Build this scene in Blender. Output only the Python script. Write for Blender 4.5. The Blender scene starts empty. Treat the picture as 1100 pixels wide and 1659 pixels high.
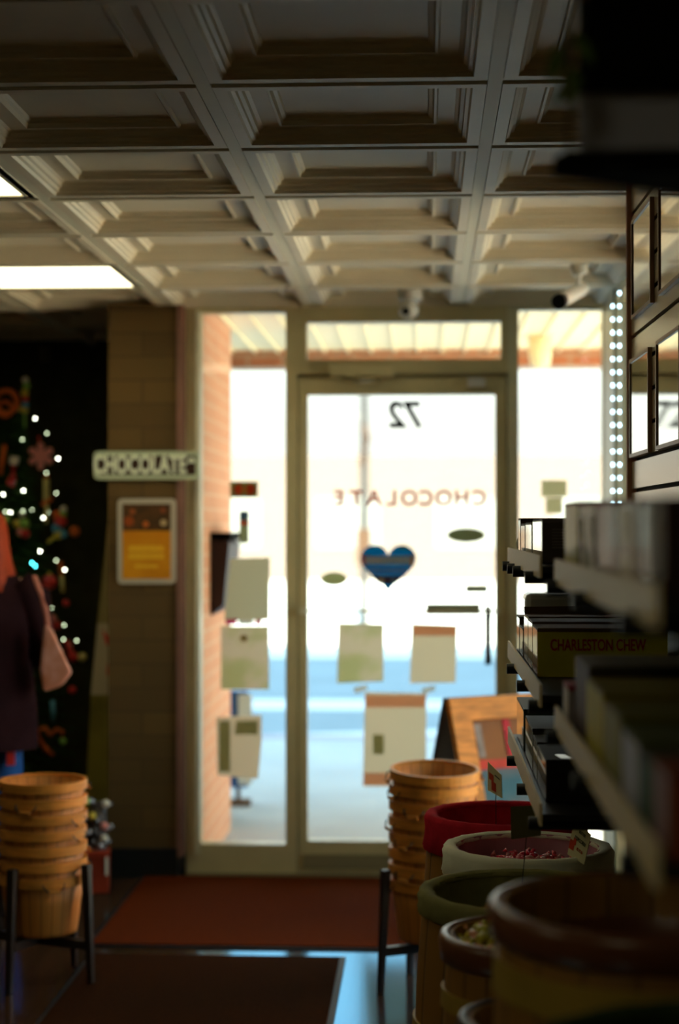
import bpy, bmesh, math, random
from mathutils import Vector, Matrix, Euler
random.seed(7)
SC = bpy.context.scene
COL = SC.collection
PI = math.pi

# ------------------------------------------------------------------ camera, light, exposure
CAMZ = 1.476
F = 2800.0
cam_d = bpy.data.cameras.new('camera'); cam = bpy.data.objects.new('camera', cam_d); COL.objects.link(cam)
cam.location = (0, 0, CAMZ)
cam_d.sensor_fit = 'VERTICAL'; cam_d.sensor_height = 36.0; cam_d.lens = F/1659*36.0
cam.rotation_euler = Euler((PI/2 + math.atan(25.5/F), 0, math.atan(140/F)), 'XYZ')
cam_d.dof.use_dof = True; cam_d.dof.focus_distance = 3.95; cam_d.dof.aperture_fstop = 1.95
cam_d.clip_start = 0.05
SC.camera = cam
SC.view_settings.view_transform = 'Standard'; SC.view_settings.look = 'None'
SC.view_settings.gamma = 1; SC.view_settings.use_curve_mapping = False
SC.view_settings.exposure = 0.3
SC.cycles.use_denoising = True
SC.cycles.max_bounces = 10; SC.cycles.diffuse_bounces = 6; SC.cycles.transparent_max_bounces = 16
SC.cycles.sample_clamp_indirect = 6.0
SC.cycles.caustics_reflective = False; SC.cycles.caustics_refractive = False

w = bpy.data.worlds.new('sky'); SC.world = w; w.use_nodes = True
nt = w.node_tree; nt.nodes.clear()
tc = nt.nodes.new('ShaderNodeTexCoord'); sx = nt.nodes.new('ShaderNodeSeparateXYZ')
rp = nt.nodes.new('ShaderNodeValToRGB'); bg = nt.nodes.new('ShaderNodeBackground'); ow = nt.nodes.new('ShaderNodeOutputWorld')
nt.links.new(tc.outputs['Generated'], sx.inputs[0]); nt.links.new(sx.outputs['Z'], rp.inputs[0])
nt.links.new(rp.outputs[0], bg.inputs[0]); nt.links.new(bg.outputs[0], ow.inputs[0])
rp.color_ramp.elements[0].position = 0.06; rp.color_ramp.elements[0].color = (.36, .365, .335, 1)
rp.color_ramp.elements[1].position = 0.7; rp.color_ramp.elements[1].color = (0.42, 0.74, 1.0, 1)
e = rp.color_ramp.elements.new(0.22); e.color = (0.86, 0.98, 1.0, 1)
bg.inputs[1].default_value = 3.2

sun_d = bpy.data.lights.new('sun', 'SUN'); sun = bpy.data.objects.new('sun', sun_d); COL.objects.link(sun)
sun_d.energy = 42; sun_d.angle = 0.01; sun_d.color = (1.0, 0.90, 0.70)
sun.rotation_euler = Vector((-0.05, 0.97, -0.42)).to_track_quat('-Z', 'Y').to_euler()
def portal(name, loc, rot, sx_, sy_):
    d = bpy.data.lights.new(name, 'AREA'); d.shape = 'RECTANGLE'; d.size = sx_; d.size_y = sy_
    o = bpy.data.objects.new(name, d); COL.objects.link(o); o.location = loc; o.rotation_euler = rot
    d.cycles.is_portal = True
portal('window_portal', (-0.13, 7.45, 1.2), (-PI/2, 0, 0), 1.85, 2.45)
portal('side_window_portal', (0.80, 6.0, 1.2), (0, PI/2, 0), 2.45, 2.9)

MW = cam.rotation_euler.to_matrix()
def at(px, py, D):
    """pixel of the photograph + distance along the shop's long axis -> point"""
    v = MW @ Vector(((px-550)/F, (829.5-py)/F, -1)); v *= D/v.y
    return Vector((v.x, v.y, v.z+CAMZ))

# ------------------------------------------------------------------ materials
def _nt(name):
    m = bpy.data.materials.new(name); m.use_nodes = True
    return m, m.node_tree, m.node_tree.nodes['Principled BSDF']
def mat(name, c, rough=0.6, metal=0.0, var=0.0, scale=8, stretch=(1,1,1), bump=0.0, spec=None, c2=None, coat=0.0):
    m, t, b = _nt(name)
    if spec is None: spec = 0.5 if rough < .42 else (.25 if rough < .7 else .02)
    b.inputs['Base Color'].default_value = (*c, 1); b.inputs['Roughness'].default_value = rough
    b.inputs['Metallic'].default_value = metal; b.inputs['Specular IOR Level'].default_value = spec
    b.inputs['Coat Weight'].default_value = coat
    if var > 0 or bump > 0 or c2:
        tc = t.nodes.new('ShaderNodeTexCoord'); mp = t.nodes.new('ShaderNodeMapping'); n = t.nodes.new('ShaderNodeTexNoise')
        mp.inputs['Scale'].default_value = stretch; n.inputs['Scale'].default_value = scale; n.inputs['Detail'].default_value = 6
        t.links.new(tc.outputs['Object'], mp.inputs[0]); t.links.new(mp.outputs[0], n.inputs['Vector'])
        if var > 0 or c2:
            r = t.nodes.new('ShaderNodeValToRGB')
            a = c2 if c2 else tuple(x*(1-var) for x in c)
            r.color_ramp.elements[0].color = (*a, 1); r.color_ramp.elements[0].position = .35
            r.color_ramp.elements[1].color = (*[min(1, x*(1+var)) for x in c], 1); r.color_ramp.elements[1].position = .65
            t.links.new(n.outputs[0], r.inputs[0]); t.links.new(r.outputs[0], b.inputs['Base Color'])
        if bump > 0:
            bm = t.nodes.new('ShaderNodeBump'); bm.inputs['Strength'].default_value = bump; bm.inputs['Distance'].default_value = .01
            t.links.new(n.outputs[0], bm.inputs['Height']); t.links.new(bm.outputs[0], b.inputs['Normal'])
    return m
def brick(name, c1, c2, mortar, rot, scale=1.0, bw=.2, bh=.065, ms=.008, rough=.85, bumps=.4):
    m, t, b = _nt(name)
    tc = t.nodes.new('ShaderNodeTexCoord'); mp = t.nodes.new('ShaderNodeMapping'); n = t.nodes.new('ShaderNodeTexBrick')
    mp.inputs['Rotation'].default_value = rot
    t.links.new(tc.outputs['Object'], mp.inputs[0]); t.links.new(mp.outputs[0], n.inputs['Vector'])
    n.inputs['Color1'].default_value = (*c1, 1); n.inputs['Color2'].default_value = (*c2, 1); n.inputs['Mortar'].default_value = (*mortar, 1)
    n.inputs['Scale'].default_value = scale; n.inputs['Brick Width'].default_value = bw; n.inputs['Row Height'].default_value = bh
    n.inputs['Mortar Size'].default_value = ms
    t.links.new(n.outputs['Color'], b.inputs['Base Color']); b.inputs['Roughness'].default_value = rough
    bm = t.nodes.new('ShaderNodeBump'); bm.inputs['Strength'].default_value = bumps; bm.invert = True
    t.links.new(n.outputs['Fac'], bm.inputs['Height']); t.links.new(bm.outputs[0], b.inputs['Normal'])
    return m
def emit(name, c, s):
    m = bpy.data.materials.new(name); m.use_nodes = True; t = m.node_tree; t.nodes.clear()
    e = t.nodes.new('ShaderNodeEmission'); o = t.nodes.new('ShaderNodeOutputMaterial')
    e.inputs[0].default_value = (*c, 1); e.inputs[1].default_value = s; t.links.new(e.outputs[0], o.inputs[0]); return m
def glass(name, tint=(1, 1, 1), ior=1.5):
    m = bpy.data.materials.new(name); m.use_nodes = True; t = m.node_tree; t.nodes.clear()
    tr = t.nodes.new('ShaderNodeBsdfTransparent'); g = t.nodes.new('ShaderNodeBsdfGlossy'); f = t.nodes.new('ShaderNodeFresnel')
    mx = t.nodes.new('ShaderNodeMixShader'); o = t.nodes.new('ShaderNodeOutputMaterial')
    tr.inputs[0].default_value = (*tint, 1); g.inputs['Roughness'].default_value = .01; f.inputs[0].default_value = ior
    t.links.new(f.outputs[0], mx.inputs[0]); t.links.new(tr.outputs[0], mx.inputs[1]); t.links.new(g.outputs[0], mx.inputs[2]); t.links.new(mx.outputs[0], o.inputs[0])
    return m
def paper(name, c, k=.5, var=0.0, c2=None, scale=6):
    """thin sheet: part of the light goes through it"""
    m = bpy.data.materials.new(name); m.use_nodes = True; t = m.node_tree; t.nodes.clear()
    d = t.nodes.new('ShaderNodeBsdfDiffuse'); tr = t.nodes.new('ShaderNodeBsdfTranslucent'); mx = t.nodes.new('ShaderNodeMixShader'); o = t.nodes.new('ShaderNodeOutputMaterial')
    d.inputs[0].default_value = (*c, 1); tr.inputs[0].default_value = (*c, 1); mx.inputs[0].default_value = k
    if c2:
        tc = t.nodes.new('ShaderNodeTexCoord'); n = t.nodes.new('ShaderNodeTexNoise'); n.inputs['Scale'].default_value = scale
        r = t.nodes.new('ShaderNodeValToRGB'); r.color_ramp.elements[0].color = (*c, 1); r.color_ramp.elements[1].color = (*c2, 1)
        r.color_ramp.elements[0].position = .45; r.color_ramp.elements[1].position = .62
        t.links.new(tc.outputs['Object'], n.inputs['Vector']); t.links.new(n.outputs[0], r.inputs[0])
        t.links.new(r.outputs[0], d.inputs[0]); t.links.new(r.outputs[0], tr.inputs[0])
    t.links.new(d.outputs[0], mx.inputs[1]); t.links.new(tr.outputs[0], mx.inputs[2]); t.links.new(mx.outputs[0], o.inputs[0])
    return m
def staves(name, c, c2, count, rough=.6):
    """wood staves/splints running up a round body, by angle about the object's own Z axis"""
    m, t, b = _nt(name)
    tc = t.nodes.new('ShaderNodeTexCoord'); sp = t.nodes.new('ShaderNodeSeparateXYZ'); a = t.nodes.new('ShaderNodeMath'); a.operation = 'ARCTAN2'
    t.links.new(tc.outputs['Object'], sp.inputs[0]); t.links.new(sp.outputs['Y'], a.inputs[0]); t.links.new(sp.outputs['X'], a.inputs[1])
    k = t.nodes.new('ShaderNodeMath'); k.operation = 'MULTIPLY'; k.inputs[1].default_value = count/(2*PI); t.links.new(a.outputs[0], k.inputs[0])
    fl = t.nodes.new('ShaderNodeMath'); fl.operation = 'FLOOR'; t.links.new(k.outputs[0], fl.inputs[0])
    fr = t.nodes.new('ShaderNodeMath'); fr.operation = 'FRACT'; t.links.new(k.outputs[0], fr.inputs[0])
    wn = t.nodes.new('ShaderNodeTexWhiteNoise'); wn.noise_dimensions = '1D'; t.links.new(fl.outputs[0], wn.inputs['W'])
    no = t.nodes.new('ShaderNodeTexNoise'); mp = t.nodes.new('ShaderNodeMapping'); mp.inputs['Scale'].default_value = (30, 30, 3)
    t.links.new(tc.outputs['Object'], mp.inputs[0]); t.links.new(mp.outputs[0], no.inputs['Vector']); no.inputs['Scale'].default_value = 2
    ad = t.nodes.new('ShaderNodeMath'); ad.operation = 'ADD'; t.links.new(wn.outputs[0], ad.inputs[0]); t.links.new(no.outputs[0], ad.inputs[1])
    r = t.nodes.new('ShaderNodeValToRGB'); r.color_ramp.elements[0].color = (*c2, 1); r.color_ramp.elements[1].color = (*c, 1)
    r.color_ramp.elements[0].position = .3; r.color_ramp.elements[1].position = 1.2 if False else 1.0
    t.links.new(ad.outputs[0], r.inputs[0])
    seam = t.nodes.new('ShaderNodeMath'); seam.operation = 'PINGPONG'; seam.inputs[1].default_value = .5; t.links.new(fr.outputs[0], seam.inputs[0])
    sl = t.nodes.new('ShaderNodeMapRange'); sl.inputs['From Max'].default_value = .06; t.links.new(seam.outputs[0], sl.inputs[0])
    mx = t.nodes.new('ShaderNodeMix'); mx.data_type = 'RGBA'; mx.inputs['A'].default_value = (*[x*.35 for x in c2], 1)
    t.links.new(sl.outputs[0], mx.inputs['Factor']); t.links.new(r.outputs[0], mx.inputs['B']); t.links.new(mx.outputs['Result'], b.inputs['Base Color'])
    bm = t.nodes.new('ShaderNodeBump'); bm.inputs['Strength'].default_value = .4; bm.inputs['Distance'].default_value = .004
    t.links.new(sl.outputs[0], bm.inputs['Height']); t.links.new(bm.outputs[0], b.inputs['Normal'])
    b.inputs['Roughness'].default_value = rough
    return m

M = dict(
    ceil=mat('cream_ceiling_tile', (.80, .72, .54), .55, var=.05, scale=4),
    tbar=mat('ceiling_grid_metal', (.82, .78, .60), .6),
    frame=mat('painted_aluminium_frame', (.66, .57, .30), .4, var=.05),
    framelight=mat('pale_window_frame', (.74, .70, .48), .4),
    rail=mat('brown_door_rail', (.30, .25, .13), .45),
    glass=glass('window_glass', (.97, .99, .97)),
    black=mat('black_plastic', (.010, .010, .010), .45),
    blackmat=mat('black_matt', (.008, .008, .007), .9),
    dark=mat('dark_wall_paint', (.060, .055, .022), .9, var=.2),
    wallpaint=mat('beige_wall_paint', (.28, .22, .14), .8, var=.08),
    pinktrim=mat('pinkish_brown_trim', (.55, .27, .19), .6, var=.1),
    base=mat('black_baseboard', (.01, .012, .01), .6),
    slat=mat('cream_slatwall', (.78, .66, .45), .24),
    slatdark=mat('slat_groove', (.05, .035, .02), .7),
    mirror=mat('mirror_pane', (.85, .83, .78), .04, metal=1.0),
    brownframe=mat('brown_frame', (.34, .19, .09), .4),
    shelf=mat('black_shelf', (.015, .014, .013), .5),
    acryl=mat('milky_acrylic_lip', (.80, .66, .40), .5),
    white=mat('white_plastic', (.75, .74, .68), .35),
    rug=mat('rust_carpet', (.17, .032, .005), 1.0, c2=(.10, .018, .004), scale=160, bump=.6),
    rugdark=mat('brown_carpet', (.048, .016, .004), 1.0, c2=(.028, .010, .003), scale=160, bump=.6),
    rubber=mat('rubber_edge', (.012, .014, .016), .6),
    steel=mat('dark_wire', (.05, .05, .05), .4, metal=.8),
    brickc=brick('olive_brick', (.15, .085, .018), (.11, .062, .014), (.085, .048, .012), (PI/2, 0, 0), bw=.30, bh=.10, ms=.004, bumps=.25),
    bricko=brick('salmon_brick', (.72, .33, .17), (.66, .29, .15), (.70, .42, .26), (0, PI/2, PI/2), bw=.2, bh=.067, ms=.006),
    brickf=brick('fascia_brick', (.45, .15, .07), (.40, .13, .06), (.40, .28, .2), (PI/2, 0, 0)),
    conc=mat('concrete', (.40, .41, .41), .9, var=.06, scale=2),
    asph=mat('asphalt', (.22, .27, .30), .9, var=.07, scale=1),
    snow=mat('pale_lot', (.58, .58, .54), .9),
    soffit=mat('white_soffit', (.92, .80, .52), .5),
    pbrick=mat('pale_building', (.092, .080, .074), .9, var=.1),
    wood=mat('honey_wood', (.66, .27, .05), .45, var=.25, scale=6, stretch=(2, 2, 12)),
    wooddark=mat('dark_stained_wood', (.022, .012, .008), .4),
    splint=staves('basket_splints', (.60, .24, .04), (.42, .15, .025), 22, .55),
    band=mat('basket_band', (.66, .28, .05), .45, var=.2, scale=9, stretch=(1, 1, 6)),
    stave=staves('barrel_staves', (.34, .155, .022), (.20, .085, .014), 18, .55),
    hoop=mat('yellow_barrel_hoop', (.42, .28, .045), .5, var=.12),
    redcloth=mat('red_cloth', (.55, .022, .04), .85, var=.15, scale=20, bump=.3),
    whitecloth=mat('white_cloth', (.92, .92, .74), .85, var=.06, scale=14, bump=.3),
    pinklin=mat('pink_liner', (.55, .27, .33), .8, var=.1, scale=20, stretch=(1, 1, .2), bump=.4),
    olivecloth=mat('olive_cloth', (.30, .28, .11), .85, var=.15, scale=16, bump=.3),
    brownrim=mat('brown_barrel_rim', (.19, .065, .025), .28),
    inside=mat('dark_barrel_inside', (.05, .025, .012), .7),
    greencloth=mat('dark_green_cloth', (.035, .055, .02), .8),
    glassy=mat('grey_plastic_tub', (.62, .62, .56), .2),
)

# ------------------------------------------------------------------ helpers
def link(name, bm, m, parent=None, smooth=False, bevel=0.0):
    me = bpy.data.meshes.new(name)
    bmesh.ops.recalc_face_normals(bm, faces=bm.faces)
    bm.to_mesh(me); bm.free()
    if smooth:
        for p in me.polygons: p.use_smooth = True
    o = bpy.data.objects.new(name, me); COL.objects.link(o)
    if isinstance(m, (list, tuple)):
        for x in m: me.materials.append(x)
    else: me.materials.append(m)
    if parent: o.parent = parent
    if bevel > 0:
        b = o.modifiers.new('bevel', 'BEVEL'); b.width = bevel; b.segments = 2; b.limit_method = 'ANGLE'
    return o
def thing(name, label, cat, loc=(0, 0, 0), rz=0, group=None):
    o = bpy.data.objects.new(name, None); COL.objects.link(o); o.location = loc; o.rotation_euler = (0, 0, rz)
    o.empty_display_size = .05
    o['label'] = label; o['category'] = cat
    if group: o['group'] = group
    return o
def tag(o, label, cat, group=None):
    o['label'] = label; o['category'] = cat
    if group: o['group'] = group
    return o
def struct(o): o['kind'] = 'structure'; return o
def bx(bm, x0, x1, y0, y1, z0, z1, M4=None, mi=0):
    vs = [bm.verts.new(p if M4 is None else M4 @ Vector(p)) for p in
          [(x0,y0,z0),(x1,y0,z0),(x1,y1,z0),(x0,y1,z0),(x0,y0,z1),(x1,y0,z1),(x1,y1,z1),(x0,y1,z1)]]
    for f in [(0,3,2,1),(4,5,6,7),(0,1,5,4),(1,2,6,5),(2,3,7,6),(3,0,4,7)]:
        fc = bm.faces.new([vs[i] for i in f]); fc.material_index = mi
def box(name, x0, x1, y0, y1, z0, z1, m, parent=None, bevel=0.0):
    """box in parent's (or world) coords, origin at its own base centre"""
    c = Vector(((x0+x1)/2, (y0+y1)/2, z0)); bm = bmesh.new()
    bx(bm, x0-c.x, x1-c.x, y0-c.y, y1-c.y, 0, z1-z0)
    o = link(name, bm, m, parent, bevel=bevel); o.location = c; return o
def prism(bm, pts, thick_vec, mi=0):
    """closed outline of 3D points extruded by a vector"""
    a = [bm.verts.new(p) for p in pts]; b = [bm.verts.new(Vector(p)+Vector(thick_vec)) for p in pts]
    bm.faces.new(a).material_index = mi; bm.faces.new(b[::-1]).material_index = mi
    n = len(a)
    for i in range(n): bm.faces.new([a[i], b[i], b[(i+1) % n], a[(i+1) % n]]).material_index = mi
def lathe(bm, prof, n=40, closed=False, c=(0, 0, 0), wob=None, sx=1, sy=1):
    rings = []
    for k, (r, z) in enumerate(prof):
        ring = []
        for i in range(n):
            a = 2*PI*i/n; rr = r if wob is None else r + wob(a, k)
            ring.append(bm.verts.new((c[0]+rr*math.cos(a)*sx, c[1]+rr*math.sin(a)*sy, c[2]+z)))
        rings.append(ring)
    m = len(rings); rg = range(m if closed else m-1)
    for k in rg:
        A, B = rings[k], rings[(k+1) % m]
        for i in range(n): bm.faces.new([A[i], A[(i+1) % n], B[(i+1) % n], B[i]])
    return rings
def cap(bm, ring): bm.faces.new(ring)
def tube(bm, pts, r, n=8):
    pts = [Vector(p) for p in pts]; rings = []
    rs = r if isinstance(r, (list, tuple)) else [r]*len(pts)
    for i, p in enumerate(pts):
        d = (pts[min(i+1, len(pts)-1)]-pts[max(i-1, 0)]).normalized()
        u = d.cross(Vector((0, 0, 1)));
        if u.length < .05: u = d.cross(Vector((1, 0, 0)))
        u.normalize(); v = d.cross(u)
        rings.append([bm.verts.new(p+(u*math.cos(2*PI*k/n)+v*math.sin(2*PI*k/n))*rs[i]) for k in range(n)])
    for A, B in zip(rings, rings[1:]):
        for k in range(n): bm.faces.new([A[k], A[(k+1) % n], B[(k+1) % n], B[k]])
    bm.faces.new(rings[0]); bm.faces.new(rings[-1][::-1])
def ball(bm, c, r, s=(1, 1, 1), seg=12):
    m = Matrix.Translation(c) @ Matrix.Diagonal((r*s[0], r*s[1], r*s[2], 1))
    bmesh.ops.create_uvsphere(bm, u_segments=seg, v_segments=max(6, seg*2//3), radius=1, matrix=m)
def text(name, s, size, m, loc, rot, parent=None, depth=.0008, sx=1.0, align='CENTER', shear=0.0, bold=0.0):
    cu = bpy.data.curves.new('t', 'FONT'); cu.body = s; cu.size = size; cu.extrude = depth; cu.align_x = align; cu.align_y = 'CENTER'; cu.shear = shear; cu.offset = bold
    to = bpy.data.objects.new('t', cu); COL.objects.link(to)
    me = bpy.data.meshes.new_from_object(to.evaluated_get(bpy.context.evaluated_depsgraph_get()))
    bpy.data.objects.remove(to)
    o = bpy.data.objects.new(name, me); COL.objects.link(o); me.materials.clear(); me.materials.append(m)
    o.location = loc; o.rotation_euler = rot; o.scale = (sx, 1, 1)
    if parent: o.parent = parent
    return o
def copy_tree(root, loc, rz=None):
    r = root.copy(); COL.objects.link(r); r.location = loc
    if rz is not None: r.rotation_euler = (0, 0, rz)
    for ch in list(root.children):
        c = ch.copy(); COL.objects.link(c); c.parent = r
        for g in ch.children:
            d = g.copy(); COL.objects.link(d); d.parent = c
    return r
def rrect(w, h, r, n=5):
    pts = []
    for cx, cz, a0 in ((w/2-r, h/2-r, 0), (-w/2+r, h/2-r, PI/2), (-w/2+r, -h/2+r, PI), (w/2-r, -h/2+r, 1.5*PI)):
        for i in range(n+1):
            a = a0 + PI/2*i/n; pts.append((cx+r*math.cos(a), cz+r*math.sin(a)))
    return pts

# ------------------------------------------------------------------ room
CZ = 2.42; S = .62; GX = .1465; GY = 3.65; WY = 7.37
XL, XR = -3.6, .75
# floor
def plank_mat():
    m, t, b = _nt('dark_plank_floor')
    tc = t.nodes.new('ShaderNodeTexCoord'); mp = t.nodes.new('ShaderNodeMapping'); mp.inputs['Rotation'].default_value = (0, 0, PI/2)
    n = t.nodes.new('ShaderNodeTexBrick'); t.links.new(tc.outputs['Object'], mp.inputs[0]); t.links.new(mp.outputs[0], n.inputs['Vector'])
    n.inputs['Color1'].default_value = (.085, .042, .020, 1); n.inputs['Color2'].default_value = (.060, .030, .014, 1); n.inputs['Mortar'].default_value = (.02, .01, .006, 1)
    n.inputs['Scale'].default_value = 1; n.inputs['Brick Width'].default_value = .9; n.inputs['Row Height'].default_value = .12; n.inputs['Mortar Size'].default_value = .002
    t.links.new(n.outputs['Color'], b.inputs['Base Color']); b.inputs['Roughness'].default_value = .6; b.inputs['Specular IOR Level'].default_value = 0
    gl = t.nodes.new('ShaderNodeBsdfGlossy'); gl.inputs['Color'].default_value = (.26, .62, .95, 1); gl.inputs['Roughness'].default_value = .13  # blue of the reflected doorway light is put into the gloss colour
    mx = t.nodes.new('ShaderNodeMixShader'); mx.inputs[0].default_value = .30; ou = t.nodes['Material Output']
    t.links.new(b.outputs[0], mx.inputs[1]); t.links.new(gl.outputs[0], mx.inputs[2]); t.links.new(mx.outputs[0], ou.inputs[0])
    return m
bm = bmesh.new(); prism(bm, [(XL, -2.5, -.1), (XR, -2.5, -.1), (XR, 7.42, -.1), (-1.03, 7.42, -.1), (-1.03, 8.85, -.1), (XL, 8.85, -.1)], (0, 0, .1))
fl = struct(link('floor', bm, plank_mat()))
# ceiling: coffered tiles in a metal grid, one surface
prof = [(.017, .010), (.017, -.004), (.046, -.004), (.050, .004), (.058, .007), (.060, .015), (.068, .018), (.071, .027), (.079, .032), (.118, .032), (.121, .025), (.127, .025), (.131, .036), (.139, .040), (.142, .045), (.150, .045)]
bm = bmesh.new()
def tile_cols():
    c = GX; xs = [c]
    while xs[0] > XL: xs.insert(0, xs[0]-S)
    xs.append(xs[-1]+S); return xs
xs = tile_cols()
FIXL = [(GX-3*S, GY+S, 'lit square fluorescent ceiling panel nearer the camera, cut by the left edge'), (GX-3*S, GY+4*S, 'lit square fluorescent ceiling panel farther away, above the brick column'), (GX-4*S, GY-3*S, 'unseen fluorescent ceiling panel added as fill light, left of the camera'), (GX-2*S, GY-6*S, 'unseen fluorescent ceiling panel added as fill light, far behind the camera')]  # last two panels are out of view, added to brighten barrels, baskets and boxes
FIX = {(round(a, 3), round(b, 3)) for a, b, _ in FIXL}
y0s = [GY+S*k for k in range(-10, 9)]
grid_bm = bmesh.new()
for i in range(len(xs)-1):
    for y0 in y0s:
        if y0 + S*.5 > 8.85: continue
        x0 = xs[i]
        if y0 + S*.5 > WY and x0+S > -1.05: continue
        if (round(x0, 3), round(y0, 3)) in FIX: continue
        rings = []
        for d, h in prof:
            rings.append([bm.verts.new((min(max(px_, XL), 9), py_, CZ+h)) for px_, py_ in ((x0+d, y0+d), (x0+S-d, y0+d), (x0+S-d, y0+S-d), (x0+d, y0+S-d))])
        for A, B in zip(rings, rings[1:]):
            for k in range(4): bm.faces.new([A[k], A[(k+1) % 4], B[(k+1) % 4], B[k]])
        bm.faces.new(rings[-1])
for x in xs: bx(bm, x-.0155, x+.0155, -2.5, 8.85 if x < -1.1 else WY, CZ-.002, CZ+.02, mi=1)
for y0 in y0s:
    for i in range(len(xs)-1):
        if y0 > WY and xs[i]+S > -1.05: continue
        bx(bm, xs[i]+.014, xs[i+1]-.014, y0-.014, y0+.014, CZ+.003, CZ+.02, mi=1)
ce = struct(link('ceiling', bm, [M['ceil'], M['tbar']]))
struct(box('roof_slab', XL-.2, XR+.25, -2.7, 7.44, CZ+.07, CZ+.25, M['dark']))
struct(box('roof_slab_bay', XL-.2, -.97, 7.44, 9.05, CZ+.07, CZ+.25, M['dark']))
# fluorescent panels
tube_em = emit('lit_diffuser', (1.0, .92, .58), 3.4)
for fx, fy, lab in FIXL:
    t = thing('ceiling_light', lab, 'ceiling light', (fx+S/2, fy+S/2, CZ-.004))
    b_ = bmesh.new(); h_ = S/2-.014
    for a in ((-h_, h_, -h_, -h_+.02), (-h_, h_, h_-.02, h_), (-h_, -h_+.02, -h_+.02, h_-.02), (h_-.02, h_, -h_+.02, h_-.02)): bx(b_, *a, 0, .05)
    bx(b_, -h_, h_, -h_, h_, .045, .055)
    link('housing', b_, M['tbar'], t)
    b_ = bmesh.new(); bx(b_, -h_+.02, h_-.02, -h_+.02, h_-.02, .004, .010); link('diffuser', b_, tube_em, t)
# walls
struct(box('wall_back', XL, XR, -2.6, -2.5, 0, CZ+.06, M['dark']))
struct(box('wall_left', XL-.1, XL, -2.6, 8.95, 0, CZ+.06, M['dark']))
struct(box('wall_front', XL, -1.03, 8.85, 8.95, 0, CZ+.06, M['dark']))
struct(box('wall_right', XR, XR+.1, -2.6, 4.9, 0, CZ+.06, M['wallpaint']))
# brick column
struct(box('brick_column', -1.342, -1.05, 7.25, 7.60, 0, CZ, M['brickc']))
struct(box('baseboard_front', -1.352, -1.045, 7.235, 7.62, 0, .125, M['base']))
struct(box('trim_1', -1.050, -1.024, 7.24, 7.36, 0.09, CZ-.004, mat('column_corner_trim', (.26, .13, .09), .6, var=.1)))
# adjoining salmon brick return wall, outside face at x=-.97
struct(box('brick_return_wall', -1.02, -.965, 7.45, 8.52, -.05, 2.62, M['bricko']))
struct(box('bay_side_wall', -1.05, -1.0201, 7.60, 8.85, 0, CZ+.06, M['dark']))

def X(px): return at(px, 855, WY-.03).x
def Zp(py): return at(690, py, WY-.03).z
F0, F1 = WY-.04, WY+.04        # frame depth
# storefront: side light (window_1), door_1 with transom, right side light (window_2)
def framed(name, x0, x1, z0, z1, l, r, b, tp, m, y0=F0, y1=F1, parent=None):
    bm = bmesh.new()
    bx(bm, x0, x0+l, y0, y1, z0, z1); bx(bm, x1-r, x1, y0, y1, z0, z1)
    bx(bm, x0+l, x1-r, y0, y1, z0, z0+b); bx(bm, x0+l, x1-r, y0, y1, z1-tp, z1)
    return link(name, bm, m, parent, bevel=.002)
def pane(x0, x1, z0, z1, parent, y=WY, name='glass_pane'):
    bm = bmesh.new(); bx(bm, x0, x1, y-.003, y+.003, z0, z1); return link(name, bm, M['glass'], parent)
xa, xb, xc, xd, xe, xf = X(303), X(325), X(463), X(482), X(822), X(840)
xg, xh = X(977), XR+.03
ZT = CZ-.004; zgt = Zp(505); zgb = Zp(1370)
w1 = struct(framed('window_1', -1.022, xd, 0, ZT, xb+1.022, xd-xc, zgb, ZT-zgt, M['frame']))
bm = bmesh.new(); bx(bm, xb-.022, xb, F0-.012, F0-.001, .09, ZT-.01); struct(link('trim_2', bm, M['framelight'], None))
pane(xb, xc, zgb, zgt, w1)
# transom over the door
zt0, zt1 = Zp(582), Zp(522)
tr_ = struct(framed('window_3', xd, xe, Zp(606), ZT, X(497)-xd, xe-X(812), zt0-Zp(606), ZT-zt1, M['frame']))
pane(X(497), X(812), zt0, zt1, tr_)
# door leaf
dl, dr, dt_, db = X(484), X(820), Zp(612), .012
d1 = struct(framed('door_1', dl, dr, db, dt_, X(498)-dl, dr-X(803), Zp(1364)-db, dt_-Zp(639), M['frame'], F0+.01, F1-.01))
pane(X(498), X(803), Zp(1364), Zp(639), d1)
bm = bmesh.new(); bx(bm, dl+.02, dr-.02, F0-.002, F0+.008, .03, Zp(1385)); link('kick_rail', bm, M['rail'], d1)
bm = bmesh.new(); tube(bm, [at(486, 990, WY-.08), at(806, 990, WY-.08)], .0055); bx(bm, X(485), X(496), F0-.045, F0+.01, Zp(995), Zp(985)); bx(bm, X(803), X(812), F0-.045, F0+.01, Zp(995), Zp(985))
link('push_bar', bm, M['framelight'], d1)
bm = bmesh.new()
zc = Zp(605)
bx(bm, X(535), X(640), F0-.07, F0-.002, Zp(612), Zp(592)); clb = link('closer_body', bm, M['frame'], d1, bevel=.006)
bm = bmesh.new(); tube(bm, [Vector((X(610), F0-.04, Zp(617))), Vector((X(585), F0-.16, Zp(622))), Vector((X(560), F0-.05, Zp(613)))], .008); link('closer_arm', bm, M['rail'], clb)
bm = bmesh.new(); bx(bm, X(757), X(786), F0-.03, F0-.001, Zp(628), Zp(613)); link('door_sensor', bm, M['white'], d1, bevel=.004)
bm = bmesh.new(); bx(bm, X(787), X(797), WY+.07, WY+.10, Zp(1080), Zp(983)); bx(bm, X(789), X(797), WY+.02, WY+.07, Zp(1075), Zp(1060)); bx(bm, X(789), X(797), WY+.02, WY+.07, Zp(1003), Zp(990)); link('pull_handle', bm, M['blackmat'], d1, bevel=.004)
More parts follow.
